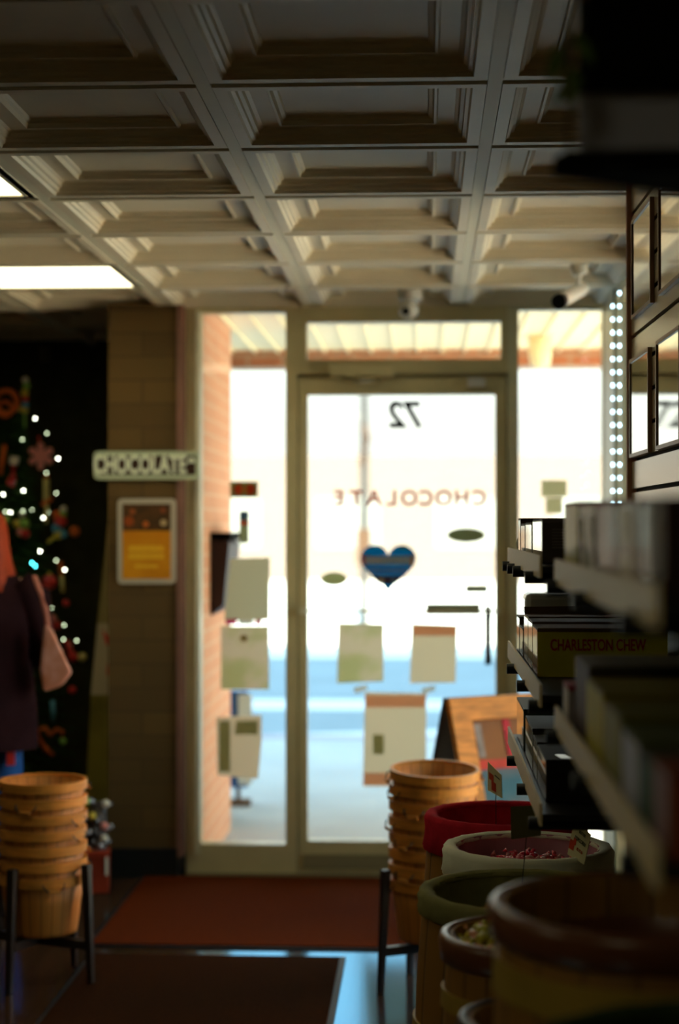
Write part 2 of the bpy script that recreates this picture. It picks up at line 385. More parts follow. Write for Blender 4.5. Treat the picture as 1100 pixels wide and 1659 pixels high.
bm = bmesh.new(); bx(bm, X(476), X(489), F1-.02, F1+.015, 0, Zp(600)); bx(bm, X(813), X(830), F1-.02, F1+.015, 0, Zp(600)); bx(bm, X(489), X(813), F1-.02, F1+.015, Zp(625), Zp(600)); struct(link('trim_3', bm, M['frame']))
struct(box('threshold', -1.022, XR, F0-.02, F1+.04, -.005, .011, M['rail']))
w2 = struct(framed('window_2', xe, xh, 0, ZT, xf-xe, xh-xg, zgb, .02, M['framelight']))
pane(xf, xg, zgb, ZT-.02, w2)
# facade above
# side window in the right wall
bm = bmesh.new()
for y0, y1 in ((4.9, 4.98), (6.92, 7.32)): bx(bm, XR, XR+.08, y0, y1, 0, CZ)
bx(bm, XR, XR+.08, 4.98, 6.92, 0, .10); bx(bm, XR, XR+.08, 4.98, 6.92, CZ-.04, CZ)
w4 = struct(link('window_4', bm, M['framelight'], bevel=.002))
bm = bmesh.new(); bx(bm, XR+.04, XR+.046, 4.98, 6.92, .10, CZ-.04); link('glass_pane', bm, M['glass'], w4)
# LED strip, and its reflection in the glass built as a second glowing strip
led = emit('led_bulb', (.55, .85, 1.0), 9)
for n_, (px_, D_, lab) in enumerate(((997, 6.84, 'vertical white LED light strip beside right window'), (1008.5, 6.60, 'reflection of the LED light strip in the right window glass, built as glowing bulbs'))):
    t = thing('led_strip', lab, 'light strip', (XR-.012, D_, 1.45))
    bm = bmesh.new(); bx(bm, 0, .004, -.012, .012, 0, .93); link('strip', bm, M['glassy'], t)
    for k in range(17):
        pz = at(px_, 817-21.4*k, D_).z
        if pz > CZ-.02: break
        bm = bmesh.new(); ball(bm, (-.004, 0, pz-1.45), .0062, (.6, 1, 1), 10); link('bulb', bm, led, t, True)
bm = bmesh.new(); tube(bm, [(XR-.02, 6.72, .10), (XR-.02, 6.72, CZ-.02)], .0045); tag(link('cable', bm, M['greencloth']), 'dark green cable running down between the LED strip and its reflection', 'cable')

# slatwall
th = -math.radians(-1.0)
SLX, SLY = .518, 4.5
sw = bpy.data.objects.new('slatwall', None); COL.objects.link(sw); sw.location = (SLX, SLY, 0); sw.rotation_euler = (0, 0, math.radians(1.0)); sw['kind'] = 'structure'
bm = bmesh.new(); bx(bm, 0.0, .046, -.014, 0, 0, CZ); link('end_trim', bm, M['pinktrim'], sw)
bm = bmesh.new(); bx(bm, .024, .046, -4.5, -.014, 0, CZ); link('backing', bm, M['slatdark'], sw)
bm = bmesh.new()
zz = 1.569-.079*20
while zz < CZ:
    a, b_ = max(0, zz+.0075), min(CZ, zz+.079-.0035)
    if b_ > a: bx(bm, .012, .024, -4.5, -.014, a, b_)
    zz += .079
link('slat_board', bm, M['slat'], sw)
# mirrored framed panes on the slatwall
def mpane(y_far, w_, z0, h_, lab):
    t = thing('framed_mirror', lab, 'mirror', (0, 0, 0), group='framed mirrored panes on the slatwall')
    t.matrix_world = sw_m @ Matrix.Translation((.0115, y_far-SLY, z0))
    bm = bmesh.new(); fr = .009
    bx(bm, -.010, 0, -w_, -w_+fr, 0, h_); bx(bm, -.010, 0, -fr, 0, 0, h_); bx(bm, -.010, 0, -w_+fr, -fr, 0, fr); bx(bm, -.010, 0, -w_+fr, -fr, h_-fr, h_)
    link('frame', bm, M['brownframe'], t)
    bm = bmesh.new(); bx(bm, -.007, -.001, -w_+fr, -fr, fr, h_-fr); link('mirror_glass', bm, M['mirror'], t)
sw_m = Matrix.Translation((SLX, SLY, 0)) @ Matrix.Rotation(math.radians(1.0), 4, 'Z')
mpane(4.46, .33, 1.655, .25, 'brown framed mirror pane on slatwall, lower row, nearest the window')
mpane(4.01, .33, 1.655, .25, 'brown framed mirror pane on slatwall, lower row, cut by right edge')
mpane(4.42, .33, 2.005, .25, 'brown framed mirror pane on slatwall, upper row, nearest the window')
mpane(3.97, .33, 2.005, .25, 'brown framed mirror pane on slatwall, upper row, cut by right edge')

# ------------------------------------------------------------------ outside
struct(box('sidewalk', -12, 12, 7.42, 12.2, -.12, -.015, M['conc']))
struct(box('curb', -12, 12, 12.2, 12.4, -.16, -.01, mat('curb_stone', (.36, .33, .37), .9)))
struct(box('road', -40, 40, 12.4, 21.5, -.25, -.15, M['asph']))
struct(box('lot', -60, 60, 21.5, 70, -.25, -.14, M['snow']))
struct(box('side_ground', .86, 12, -30, 7.42, -.12, -.015, mat('sandy_paving', (.58, .52, .42), .95, var=.06, scale=2)))
bm = bmesh.new(); bx(bm, -12, 12, 15.4, 16.3, -.15, -.146)
prism(bm, [(-6, 12.9, -.147), (-.6, 12.6, -.147), (6, 12.6, -.147), (6, 14.2, -.147), (1.2, 14.2, -.147), (-2, 13.3, -.147)], (0, 0, .003))
struct(link('road_marking', bm, mat('pale_road_paint', (.55, .58, .60), .8)))
# canopy over the entrance
bm = bmesh.new(); bx(bm, -6, 6, 7.44, 9.66, 2.47, 2.60)
x = -2.0
while x < 2.2:
    bx(bm, x, x+.012, 7.44, 9.66, 2.455, 2.47); x += .13
struct(link('canopy_soffit', bm, M['soffit']))
struct(box('canopy_beam', -6, 6, 9.66, 9.86, 2.375, 3.1, M['brickf']))
struct(box('upper_storey', -14, .95, -3, 7.44, CZ+.26, 6.9, M['bricko']))
struct(box('shade_wing', .95, 12, 6.95, 7.44, CZ+.26, 6.9, M['bricko']))  # unseen wing added to keep the front in shade, side ground left sunlit
# entrance lamp under canopy
t = thing('canopy_lamp', 'pale bulkhead lamp under the canopy outside the right side window', 'lamp', at(875, 574, 9.0))
bm = bmesh.new(); lathe(bm, [(.0, .13), (.06, .13), (.06, .0), (.05, -.06), (.0, -.075)], 20); link('lamp_housing', bm, M['soffit'], t, True)
bm = bmesh.new(); tube(bm, [(0, 0, .13), (0, 0, .155)], .02); link('mount', bm, M['soffit'], t)
# far building, pole, street things (all sunlit)
b = thing('far_building', 'pale sunlit building far across the road', 'building', (4, 52, -.14))
bm = bmesh.new(); bx(bm, -16, 4, 0, 8, 0, 3.6); link('wall', bm, M['pbrick'], b)
bm = bmesh.new(); bx(bm, -16, 4, 0, 8, 3.6, 3.8); link('roof', bm, M['pbrick'], b)
for k in range(5):
    bm = bmesh.new(); bx(bm, -14.5+3.6*k, -12.6+3.6*k, -.06, -.01, 1.0, 2.5); link('window', bm, mat('far_window', (.09, .10, .10), .5) if k == 0 else bpy.data.materials['far_window'], b)
t = thing('utility_pole', 'thin grey utility pole across the road, seen through door glass', 'pole', (at(590, 855, 24).x, 24, -.14))
bm = bmesh.new(); lathe(bm, [(.058, 0), (.052, 7)], 12); link('pole', bm, mat('pole_grey', (.030, .032, .034), .8), t)
bm = bmesh.new(); tube(bm, [(0, 0, 3.05), (.06, -.3, 2.85), (-.04, -.1, 2.5)], .04); bx(bm, -.1, .1, -.16, -.05, 1.1, 1.6); link('junction_box', bm, mat('junction_brown', (.05, .032, .022), .8), t)
# mailbox on the return wall
t = thing('wall_mailbox', 'tall dark brown box on the salmon brick wall outside left glass', 'mailbox', (-.964, 8.0, 1.08))
bm = bmesh.new(); prism(bm, [(0, -.30, 0), (.06, -.30, .05), (.085, -.30, .33), (0, -.30, .37)], (0, .46, 0)); link('mailbox_body', bm, mat('dark_mail_brown', (.045, .025, .028), .6), t, bevel=.004)
bm = bmesh.new(); bx(bm, .0, .092, -.305, .165, .34, .375); link('lid', bm, M['blackmat'], t)
# blue newspaper box on the sidewalk
t = thing('newspaper_box', 'blue and white street newspaper box outside, behind posted papers', 'newspaper box', (at(386, 855, 9.3).x, 9.3, -.015), .1)
bm = bmesh.new(); bx(bm, -.055, .055, -.09, .09, .10, .62); link('box_body', bm, mat('news_blue', (.03, .12, .36), .4), t, bevel=.01)
bm = bmesh.new(); bx(bm, .0, .075, -.10, -.091, .12, .60); link('door_panel', bm, M['white'], t)
bm = bmesh.new(); tube(bm, [(0, 0, .01), (0, 0, .10)], .012); bx(bm, -.07, .07, -.08, .08, 0, .02); link('foot', bm, mat('foot_brown', (.12, .06, .03), .7), t)

# ------------------------------------------------------------------ things on the door and window glass
GYI = WY-.006
def sheet(name, pts, m, lab, cat, D=GYI, th=.0015, group=None):
    P = [at(px_, py_, D) for px_, py_ in pts]; c = sum(P, Vector())/len(P)
    bm = bmesh.new(); prism(bm, [p-c for p in P], (0, -th, 0)); o = link(name, bm, m); o.location = c; tag(o, lab, cat, group); return o
def strip(name, pts, m, parent, D=GYI-.0018, th=.0008):
    P = [at(px_, py_, D)-parent.location for px_, py_ in pts]
    bm = bmesh.new(); prism(bm, P, (0, -th, 0)); return link(name, bm, m, parent)
def q(x0, y0, x1, y1): return [(x0, y0), (x1, y0), (x1, y1), (x0, y1)]
pap = paper('backlit_paper', (.97, .86, .68), .8)
pap2 = paper('backlit_flyer', (.97, .87, .70), .8, c2=(.80, .78, .50), scale=7)
pink = paper('pinkish_print', (.97, .70, .56), .8)
grn = paper('grey_green_print', (.58, .58, .38), .8)
tape = paper('white_tape', (.95, .95, .9), .6)
sheet('flyer', [(548, 1009), (622, 1011), (621, 1104), (546, 1107)], pap2, 'beige paper flyer with green hill picture taped left on door glass', 'flyer')
o = sheet('flyer', [(667, 1010), (741, 1013), (738, 1106), (664, 1107)], pap, 'plain beige paper flyer taped right on door glass, above the tall poster', 'flyer')
strip('printed_band', q(668, 1013, 740, 1030), pink, o)
o = sheet('poster', [(591, 1121), (691, 1123), (690, 1275), (588, 1274)], pap, 'tall paper poster low on door glass with pinkish top and bottom', 'poster')
strip('printed_band', q(592, 1126, 689, 1146), pink, o); strip('printed_band', q(589, 1252, 688, 1272), pink, o)
strip('printed_picture', q(604, 1190, 622, 1222), grn, o)
for px_, py_, s in ((580, 1117, -1), (690, 1118, 1)):
    sheet('tape_strip', [(px_-8, py_-3), (px_+14, py_-8), (px_+16, py_), (px_-4, py_+7)], tape, 'white tape piece at top %s corner of the tall door poster' % ('left' if s < 0 else 'right'), 'tape')
o = sheet('hours_sign', q(690, 978, 778, 995), paper('sign_grey', (.40, .38, .26), .6), 'long narrow dark grey sign on door glass right of the heart', 'sign')
strip('border', q(690, 992, 778, 996), M['blackmat'], o)
sheet('small_sign', q(754, 948, 790, 960), paper('sign_grey2', (.50, .50, .38), .6), 'small grey rectangular sticker above the long narrow sign', 'sticker')
ell = lambda cx, cy, rx, ry: [(cx+rx*math.cos(2*PI*i/28), cy+ry*math.sin(2*PI*i/28)) for i in range(28)]
sheet('oval_sticker', ell(755, 867, 31, 11.5), paper('oval_dark', (.42, .44, .28), .6), 'larger grey-green oval sticker high on the right of door glass', 'sticker')
sheet('oval_sticker', ell(541, 938, 21, 11), paper('oval_light', (.65, .66, .40), .7), 'smaller pale green oval sticker left of the heart', 'sticker')
# heart
hp = []
for i in range(48):
    a = 2*PI*i/48
    hx = 16*math.sin(a)**3; hy = 13*math.cos(a)-5*math.cos(2*a)-2*math.cos(3*a)-math.cos(4*a)
    hp.append((629+hx*2.80, 915-hy*2.70))
o = sheet('heart_sticker', hp, paper('heart_blue', (.02, .34, .55), .8), 'blue heart shaped sticker with pale lettering on door glass', 'sticker')
hin = [(px_, py_) for px_, py_ in hp]
strip('red_edge', [(585.5, 900), (592, 897), (594, 918), (588, 914)], paper('h_red', (.75, .12, .05), .6), o)
strip('orange_edge', [(667, 897), (672.5, 900), (670, 915), (663, 922)], paper('h_orange', (.85, .38, .03), .6), o)
strip('green_edge', [(641, 889), (652, 884.5), (660, 886), (668, 892), (660, 890), (650, 889)], paper('h_green', (.1, .5, .25), .6), o)
strip('dark_band', [(600, 933), (656, 933), (640, 946), (616, 946)], paper('h_dark', (.13, .07, .10), .3), o)
hl = paper('h_letters', (.97, .80, .60), .8); hl2 = paper('h_letters_grey', (.45, .62, .75), .8)
strip('banner', q(591, 901, 665, 914), hl, o, D=GYI-.0021); strip('banner', q(596, 920, 660, 928), hl2, o, D=GYI-.0021)
strip('printed_figure', ell(617, 941, 6, 4.5), hl, o, D=GYI-.0028); strip('printed_figure', ell(638, 941, 5, 4.5), hl2, o, D=GYI-.0028)
# mirrored lettering (reads correctly from the street)
def gtext(name, s, px_, py_, hpx, m, lab, cat, sxx=1.0, shear=0, wy=GYI, bold=0.0):
    p = at(px_, py_, wy); size = hpx*WY/F/.70
    o = text(name, s, size, m, p, (PI/2, 0, PI), sx=sxx, shear=shear, bold=bold); tag(o, lab, cat); return o
gtext('street_number', '72', 659, 674, 41, M['blackmat'], 'black street number 72 seen from behind on the door glass', 'number', .95, .15, bold=.0035)
orr = paper('orange_letters', (.85, .22, .05), .6)
word = 'CHOCOLATE'
xsL = [776, 748, 719, 690, 663, 635, 606, 577, 549]
for ch, px_, k in zip(word, xsL, range(9)):
    arc = 808 + 3*((px_-662)/114)**2*0
    gtext('window_letter', ch, px_, arc, 24, orr, 'orange window letter %s, %s in the arched word seen reversed on the glass' % (ch, ['first', 'second', 'third', 'fourth', 'fifth', 'sixth', 'seventh', 'eighth', 'last'][k]), 'letter', bold=.002)
# side light papers
sh = paper('red_yellow_sticker', (.72, .08, .03), .5, c2=(.75, .5, .06), scale=18)
o = sheet('open_sticker', q(373, 780, 418, 806), paper('st_olive', (.42, .38, .14), .6), 'olive and red rectangular sticker high on the left side window', 'sticker'); strip('red_spot', ell(387, 793, 8, 9), paper('spot_red', (.9, .12, .04), .7), o); strip('red_spot', ell(405, 793, 8, 9), bpy.data.materials['spot_red'], o)
strip('yellow_spot', q(391, 788, 401, 798), paper('spot_yel', (.7, .45, .08), .5), o)
o = sheet('tall_sticker', q(388, 828, 403, 880), grn, 'narrow upright sticker with red band on the left side window', 'sticker')
strip('blue_end', q(388, 828, 403, 842), paper('st_blue', (.1, .2, .35), .4), o); strip('red_band', q(388, 844, 403, 851), bpy.data.materials['spot_red'], o)
sheet('poster', [(373, 905), (437, 903), (436, 1004), (363, 1006)], paper('grey_poster', (.85, .80, .62), .8), 'plain grey-beige poster, topmost paper on the left side window', 'poster')
o = sheet('poster', q(358, 1014, 436, 1117), pap2, 'pale poster below the pink tape on the left side window', 'poster')
strip('round_mark', ell(395, 1034, 6, 6), paper('mark_tan', (.55, .42, .18), .5), o)
pk = paper('pink_tape', (.90, .08, .35), .6)
sheet('pink_tape', q(366, 1003, 384, 1012), pk, 'pink tape piece left above the middle side window poster', 'tape', D=GYI-.003)
sheet('pink_tape', q(413, 1004, 424, 1012), paper('rose_tape', (.95, .35, .45), .6), 'lighter pink tape piece right above the middle side window poster', 'tape', D=GYI-.003)
sheet('tape_strip', q(386, 1004, 411, 1012), tape, 'white tape strip between two pink tape pieces', 'tape', D=GYI-.003)
o = sheet('newspaper_page', [(350, 1162), (424, 1158), (424, 1200), (418, 1262), (352, 1256)], pap, 'printed newspaper page, lowest paper on the left side window', 'newspaper')
strip('printed_column', q(355, 1168, 373, 1250), grn, o); strip('printed_picture', [(383, 1168), (418, 1167), (418, 1190), (380, 1190)], grn, o)
# right side light papers
sheet('paper_notice', q(877, 778, 918, 805), paper('notice_grey', (.85, .80, .58), .75), 'upper beige paper notice on the right side window', 'notice')
sheet('paper_notice', q(884, 806, 911, 832), bpy.data.materials['notice_grey'], 'lower narrower beige notice touching the upper one', 'notice')

# ------------------------------------------------------------------ signs on the column
cs = thing('chocolate_sign', 'rounded pale green metal sign reading CHOCOLATE on brick column', 'sign', at(238, 754, 7.235))
W_, H_ = 174/F*7.235, 46/F*7.235
def rr(bm, w_, h_, r_, y0, y1):
    prism(bm, [(a, y0, b) for a, b in rrect(w_, h_, r_)], (0, y1-y0, 0))
bm = bmesh.new(); rr(bm, W_, H_, .022, -.008, 0); link('sign_plate', bm, mat('pale_green_enamel', (.56, .64, .42), .45), cs)
bm = bmesh.new(); rr(bm, W_-.035, H_-.038, .004, -.0095, -.008); link('brown_field', bm, mat('sign_brown', (.05, .022, .01), .5), cs)
text('lettering', 'CHOCOLATE', .105, mat('cream_letter', (.88, .95, .72), .5), (-.028, -.0105, 0), (PI/2, 0, 0), cs, sx=.62, depth=.001, bold=.004)
bm = bmesh.new(); prism(bm, [(.175, -.0115, .010), (.205, -.0115, .010), (.205, -.0115, .024), (.190, -.0115, .034), (.175, -.0115, .024)], (0, .001, 0)); link('house_emblem', bm, bpy.data.materials['cream_letter'], cs)
ps = thing('framed_poster', 'orange poster in rounded grey frame on brick column', 'poster', at(238, 877, 7.24))
pw, ph = 96/F*7.24, 139/F*7.24
bm = bmesh.new(); rr(bm, pw, ph, .02, -.006, 0); link('frame', bm, mat('grey_frame', (.56, .50, .38), .5), ps)
bm = bmesh.new(); bx(bm, -pw/2+.022, pw/2-.022, -.008, -.006, -ph/2+.022, ph/2-.022)
psh = link('poster_sheet', bm, mat('orange_print', (.80, .33, .008), .6, c2=(.66, .22, .004), scale=5), ps)
bm = bmesh.new(); bx(bm, -pw/2+.022, pw/2-.022, -.0088, -.008, .045, ph/2-.022); link('printed_picture', bm, mat('pic_print', (.12, .05, .012), .6, c2=(.05, .03, .01), scale=20), psh)
for a, b_, r_, c in ((-.075, .085, .022, (.35, .07, .01)), (-.003, .072, .013, (.6, .14, .02)), (.072, .078, .014, (.6, .42, .2)), (-.06, .125, .012, (.4, .1, .02)), (.07, .13, .012, (.3, .07, .02))):
    bm = bmesh.new(); prism(bm, [(a+r_*math.cos(k*PI/8), -.0094, b_+r_*math.sin(k*PI/8)) for k in range(16)], (0, .0006, 0)); link('printed_fruit', bm, mat('fruit_print', c, .6), psh)
yl = mat('yellow_letters', (.95, .58, .03), .6)
for z_, s_, sz in ((-.03, 'HANDMADE', .030), (-.062, 'CHOCOLATE', .028), (-.105, 'FUDGE', .018)):
    # soft, unreadable rows of lettering in the photograph: built as rows of small bars
    bm = bmesh.new(); n_ = len(s_); wq = .150 if n_ > 5 else .10
    for k in range(n_*2):
        x0 = -wq/2+wq*k/(n_*2); bx(bm, x0, x0+wq/(n_*2)*.7, -.0092, -.008, z_-sz*.4, z_+sz*.4*(1 if k % 3 else .7))
    link('lettering_row', bm, yl, psh)
# switch box / thermostat on the jamb and small box on the far wall
t = box('wall_speaker', at(66, 855, 8.85).x, at(84, 855, 8.85).x, 8.80, 8.85, at(70, 587, 8.85).z, at(70, 560, 8.85).z, mat('dim_beige', (.18, .14, .06), .7), bevel=.005); tag(t, 'small beige box high on the dark wall above the tree', 'wall box')

# ------------------------------------------------------------------ mats
def rug(lab, x0, x1, y0, y1, m):
    t = thing('floor_mat', lab, 'mat', ((x0+x1)/2, (y0+y1)/2, 0)); hx, hy = (x1-x0)/2, (y1-y0)/2
    bm = bmesh.new(); bx(bm, -hx, hx, -hy, hy, .001, .006); link('rubber_backing', bm, M['rubber'], t)
    bm = bmesh.new(); bx(bm, -hx+.02, hx-.02, -hy+.02, hy-.02, .006, .011); link('carpet', bm, m, t)
rug('rust red doormat directly in front of the glass door', -1.20, .10, 6.04, 7.27, M['rug'])
rug('dark brown mat nearer the camera with glossy floor to its right', -1.16, -.275, 4.2, 5.93, M['rugdark'])

# ------------------------------------------------------------------ baskets and stands
def make_basket():
    t = thing('bushel_basket', '', 'basket')
    h = .19; R0, R1 = .112, .138
    bm = bmesh.new()
    pr = [(.001, 0), (R0, 0), (R0+.003, .012), ((R0+R1)/2, .1), (R1, h), (R1-.004, h), ((R0+R1)/2-.004, .1), (R0-.002, .014), (.001, .006)]
    lathe(bm, pr, 44); link('basket_body', bm, M['splint'], t, True)
    bm = bmesh.new(); lathe(bm, [(R1+.0005, h-.028), (R1+.0055, h-.028), (R1+.006, h+.002), (R1-.006, h+.002), (R1-.006, h-.006), (R1+.0005, h-.006)], 44, closed=True); link('rim_band', bm, M['band'], t)
    for sgn in (-1, 1):
        bm = bmesh.new(); X0 = sgn*(R1+.007)
        tube(bm, [(X0, -.035, h-.012), (X0+sgn*.006, -.033, h-.022), (X0+sgn*.010, -.02, h-.034), (X0+sgn*.010, .02, h-.034), (X0+sgn*.006, .033, h-.022), (X0, .035, h-.012)], .0022, 6)
        hd = link('handle', bm, M['steel'], t)
        bm = bmesh.new(); tube(bm, [(X0+sgn*.010, -.018, h-.034), (X0+sgn*.010, .018, h-.034)], .0055, 8); link('wooden_grip', bm, M['band'], hd)
    return t
bask = make_basket()
ordn = ['bottom', 'second from bottom', 'third from bottom', 'fourth from bottom', 'fifth from bottom', 'sixth from bottom', 'seventh from bottom', 'topmost']
first = True
def stack(cx, cy, n, side, tilt_top=0):
    global first
    for k in range(n):
        z = .160+.0505*k; rz = random.uniform(0, 2*PI)
        o = bask if first else copy_tree(bask, (cx, cy, z))
        first = False
        o.location = (cx+random.uniform(-.002, .002), cy+random.uniform(-.002, .002), z); o.rotation_euler = (0, 0, rz)
        if k == n-1 and tilt_top: o.rotation_euler = (math.radians(tilt_top), 0, .2)
        nm = 'topmost' if k == n-1 else ordn[k]
        o['label'] = 'round wooden bushel basket, %s in the nested stack on %s' % (nm, side); o['group'] = 'nested bushel baskets on %s' % side
def stand(cx, cy, ang, lab, H=.39, R=.168):
    t = thing('plant_stand', lab, 'stand', (cx, cy, 0), ang)
    for k in range(4):
        a = k*PI/2; u = Vector((math.cos(a), math.sin(a), 0)); v = Vector((-math.sin(a), math.cos(a), 0))
        bm = bmesh.new(); b0 = u*(R+.018); b1 = u*R
        pts = lambda c, s: [c+u*s+v*s, c-u*s+v*s, c-u*s-v*s, c+u*s-v*s]
        A = [bm.verts.new(p) for p in pts(b0, .010)]; B = [bm.verts.new(p+Vector((0, 0, H))) for p in pts(b1, .014)]
        bm.faces.new(A[::-1]); bm.faces.new(B)
        for i in range(4): bm.faces.new([A[i], A[(i+1) % 4], B[(i+1) % 4], B[i]])
        link('leg', bm, M['wooddark'], t, bevel=.003)
    for k in range(2):
        bm = bmesh.new(); m4 = Matrix.Rotation(k*PI/2, 4, 'Z'); bx(bm, -R-.004, R+.004, -.014, .014, .118+.012*k, .146+.012*k, m4); link('crossbar', bm, M['wooddark'], t)
LS = (-1.250, 5.60); RS = (.024, 5.57)
stand(LS[0], LS[1], math.radians(-22), 'dark wooden four-legged stand under the left basket stack')
stand(RS[0], RS[1], math.radians(-155), 'dark wooden four-legged stand under the right basket stack')
stack(LS[0], LS[1], 7, 'the left stand'); stack(RS[0], RS[1], 8, 'the right stand', 4)

# ------------------------------------------------------------------ barrels
def barrel(name_lab, x, y, R, h, liner=None, rim=None, hoopz=(), lin_in=None, bulge=1.13, liner_h=.05):
    t = thing('candy_barrel', name_lab, 'barrel', (x, y, 0))
    Ro = R-.008
    def rad(z):
        s = z/h; return Ro*(1+(bulge-1)*(1-(2*s-1)**2))
    bm = bmesh.new(); N = 14
    out = [(rad(h*i/N), h*i/N) for i in range(N+1)]
    inn = [(rad(h)-.011, h), (rad(h*.8)-.013, h*.80), (rad(h*.6)-.015, h*.62)]
    rings = lathe(bm, [(.002, 0)]+out+inn+[(.002, h*.62)], 56); link('staves', bm, M['stave'], t, True)
    for hz, hw in hoopz:
        bm = bmesh.new(); r0, r1 = rad(hz), rad(min(h, hz+hw))
        lathe(bm, [(r0-.001, hz), (r0+.005, hz), (r1+.005, hz+hw), (r1-.001, hz+hw)], 56, closed=True); link('hoop', bm, M['hoop'], t, False)
    if liner:
        wb = lambda a, k: .0022*math.sin(a*17+k)+.0015*math.sin(a*31+2*k)
        bm = bmesh.new()
        lathe(bm, [(rad(h-liner_h)+.004, h-liner_h), (rad(h-liner_h)+.010, h-liner_h+.004), (R+.004, h-liner_h*.45), (R+.006, h-.006), (R, h+.004), (R-.012, h+.006), (R-.026, h+.001), (R-.030, h-.006), (R-.022, h-.010), (R-.004, h-.004)], 72, wob=wb, closed=False)
        link('cloth_cover', bm, liner, t, True)
        bm = bmesh.new(); wb2 = lambda a, k: .0018*math.sin(a*40+k)
        lathe(bm, [(R-.026, h+.002), (R-.029, h-.03), (R-.032, h*.84), (R-.036, h*.70), (.002, h*.69)], 80, wob=wb2); link('liner', bm, lin_in or liner, t, True)
    if rim:
        bm = bmesh.new()
        lathe(bm, [(R-.004, h-.045), (R+.004, h-.040), (R+.008, h-.010), (R+.004, h+.002), (R-.004, h+.004), (R-.012, h-.001), (R-.016, h-.012), (R-.018, h-.12), (.002, h-.125)], 72); link('tub_rim', bm, rim, t, True)
    return t
barrel('barrel with a bright red cloth cover behind the white-rimmed barrel', .201, 4.40, .200, .750, M['redcloth'], hoopz=((.52, .035), (.12, .035)), liner_h=.085, bulge=1.10)
barrel('barrel with white cloth cover and pink liner holding red sweets', .2305, 3.95, .188, .751, M['whitecloth'], hoopz=((.5, .035), (.12, .035)), lin_in=M['pinklin'], liner_h=.06, bulge=1.10)
barrel('barrel with olive green cloth cover and empty dark inside', .201, 3.50, .213, .744, M['olivecloth'], hoopz=((.46, .035), (.15, .035)), liner_h=.04, bulge=1.10)
barrel('small barrel with glossy brown rim holding yellow sweets', .1685, 3.0, .139, .775, None, M['brownrim'], hoopz=((.655, .030), (.42, .02), (.15, .02)), bulge=1.12)
barrel('large tall barrel with brown rim, nearest the shelves', .2875, 2.28, .199, .984, None, M['brownrim'], hoopz=((.875, .045), (.5, .03), (.2, .03)), bulge=1.08)
barrel('low dark rimmed barrel at the bottom edge beside the tall barrel', .171, 2.62, .118, .737, None, mat('black_rim', (.03, .018, .016), .35), hoopz=((.62, .03),), bulge=1.05)
barrel('barrel with dark green cover at the bottom right corner', .320, 1.70, .235, .949, M['greencloth'], hoopz=((.7, .03),), liner_h=.06, bulge=1.06)

def candy_proto(c, c2, name, lab, group):
    t = None
    bm = bmesh.new(); ball(bm, (0, 0, 0), .011, (1.3, .8, .75), 8)
    for s in (-1, 1):
        v0 = bm.verts.new((s*.012, 0, 0)); a = bm.verts.new((s*.025, .009, .004)); b_ = bm.verts.new((s*.025, -.009, -.003)); c_ = bm.verts.new((s*.024, 0, .008))
        bm.faces.new([v0, a, c_]); bm.faces.new([v0, c_, b_]); bm.faces.new([v0, b_, a]); bm.faces.new([a, b_, c_])
    return bm
def candies(cx, cy, z, R, n, cols, lab, group, rmin=0.0):
    protos = []
    for c in cols:
        bm = candy_proto(None, None, None, None, None); me = None
        o = link('wrapped_candy', bm, mat('wrapper', c, .3), None, True); protos.append(o)
    for i in range(n):
        if i < len(protos): o = protos[i]
        else: o = protos[i % len(protos)].copy(); COL.objects.link(o)
        r = R*math.sqrt((i+.5)/n); a = i*2.39996
        hh = .035*(1-(r/R)**2)
        o.location = (cx+r*math.cos(a), cy+r*math.sin(a), z+hh+random.uniform(0, .012)); o.rotation_euler = (random.uniform(-.6, .6), random.uniform(-.6, .6), random.uniform(0, 6.3))
        tag(o, lab, 'candy', group)
def mound(cx, cy, z, R, m, lab):
    bm = bmesh.new(); rings = lathe(bm, [(.002, z+.028), (R*.4, z+.024), (R*.75, z+.012), (R, z-.008), (R, z-.05), (.002, z-.05)], 40, c=(cx, cy, 0)); o = link('candy_heap', bm, m, None, True); o['kind'] = 'stuff'; tag(o, lab, 'candy')
candies(.2305, 3.95, .685, .128, 80, [(.80, .03, .08), (.85, .12, .16), (.80, .36, .34)], 'red and pink sweet lying in the pink-lined barrel', 'red sweets in the white barrel')
mound(.2305, 3.95, .678, .145, mat('pink_heap', (.5, .06, .09), .5, var=.4, scale=60), 'heap of pink sweets under the loose ones in the white barrel')
candies(.1685, 3.0, .752, .108, 85, [(.80, .66, .04), (.85, .75, .12), (.62, .60, .06), (.80, .35, .16)], 'yellow wrapped sweet heaped in the small brown barrel', 'yellow sweets in the small barrel')
mound(.1685, 3.0, .744, .116, mat('yellow_heap', (.42, .32, .05), .5, var=.4, scale=60), 'heap of yellow sweets under the loose ones in the small barrel')

# price cards on wires
CARDS = {}
def card(name, lab, corners, D, m, stem, printed=None, texts=None):
    P = [at(a, b, d) for (a, b), d in zip(corners, D)]
    base = at(*stem); t = thing('price_card', lab, 'price card', base)
    n = (P[1]-P[0]).cross(P[3]-P[0]).normalized()*.0015
    bm = bmesh.new(); prism(bm, [p-base for p in P], n); cd_ = link('card', bm, m, t); CARDS[t.name] = cd_
    mid = (P[2]+P[3])/2 + n*2 - base
    up = (P[0]-P[3]).normalized()
    bm = bmesh.new(); loop = mid+up*.012
    rt = (P[2]-P[3]).normalized()
    tube(bm, [Vector((0, 0, 0)), mid-up*.004]+[loop+up*(-.012*math.cos(k*PI/5))+rt*(.008*math.sin(k*PI/5)) for k in range(11)], .0011, 6)
    link('wire_holder', bm, M['steel'], t)
    return t, P, n, base
cardm = mat('ivory_card', (.62, .58, .34), .7)
red_ink = mat('red_ink', (.55, .05, .015), .6); ink = mat('dark_ink', (.03, .03, .02), .6)
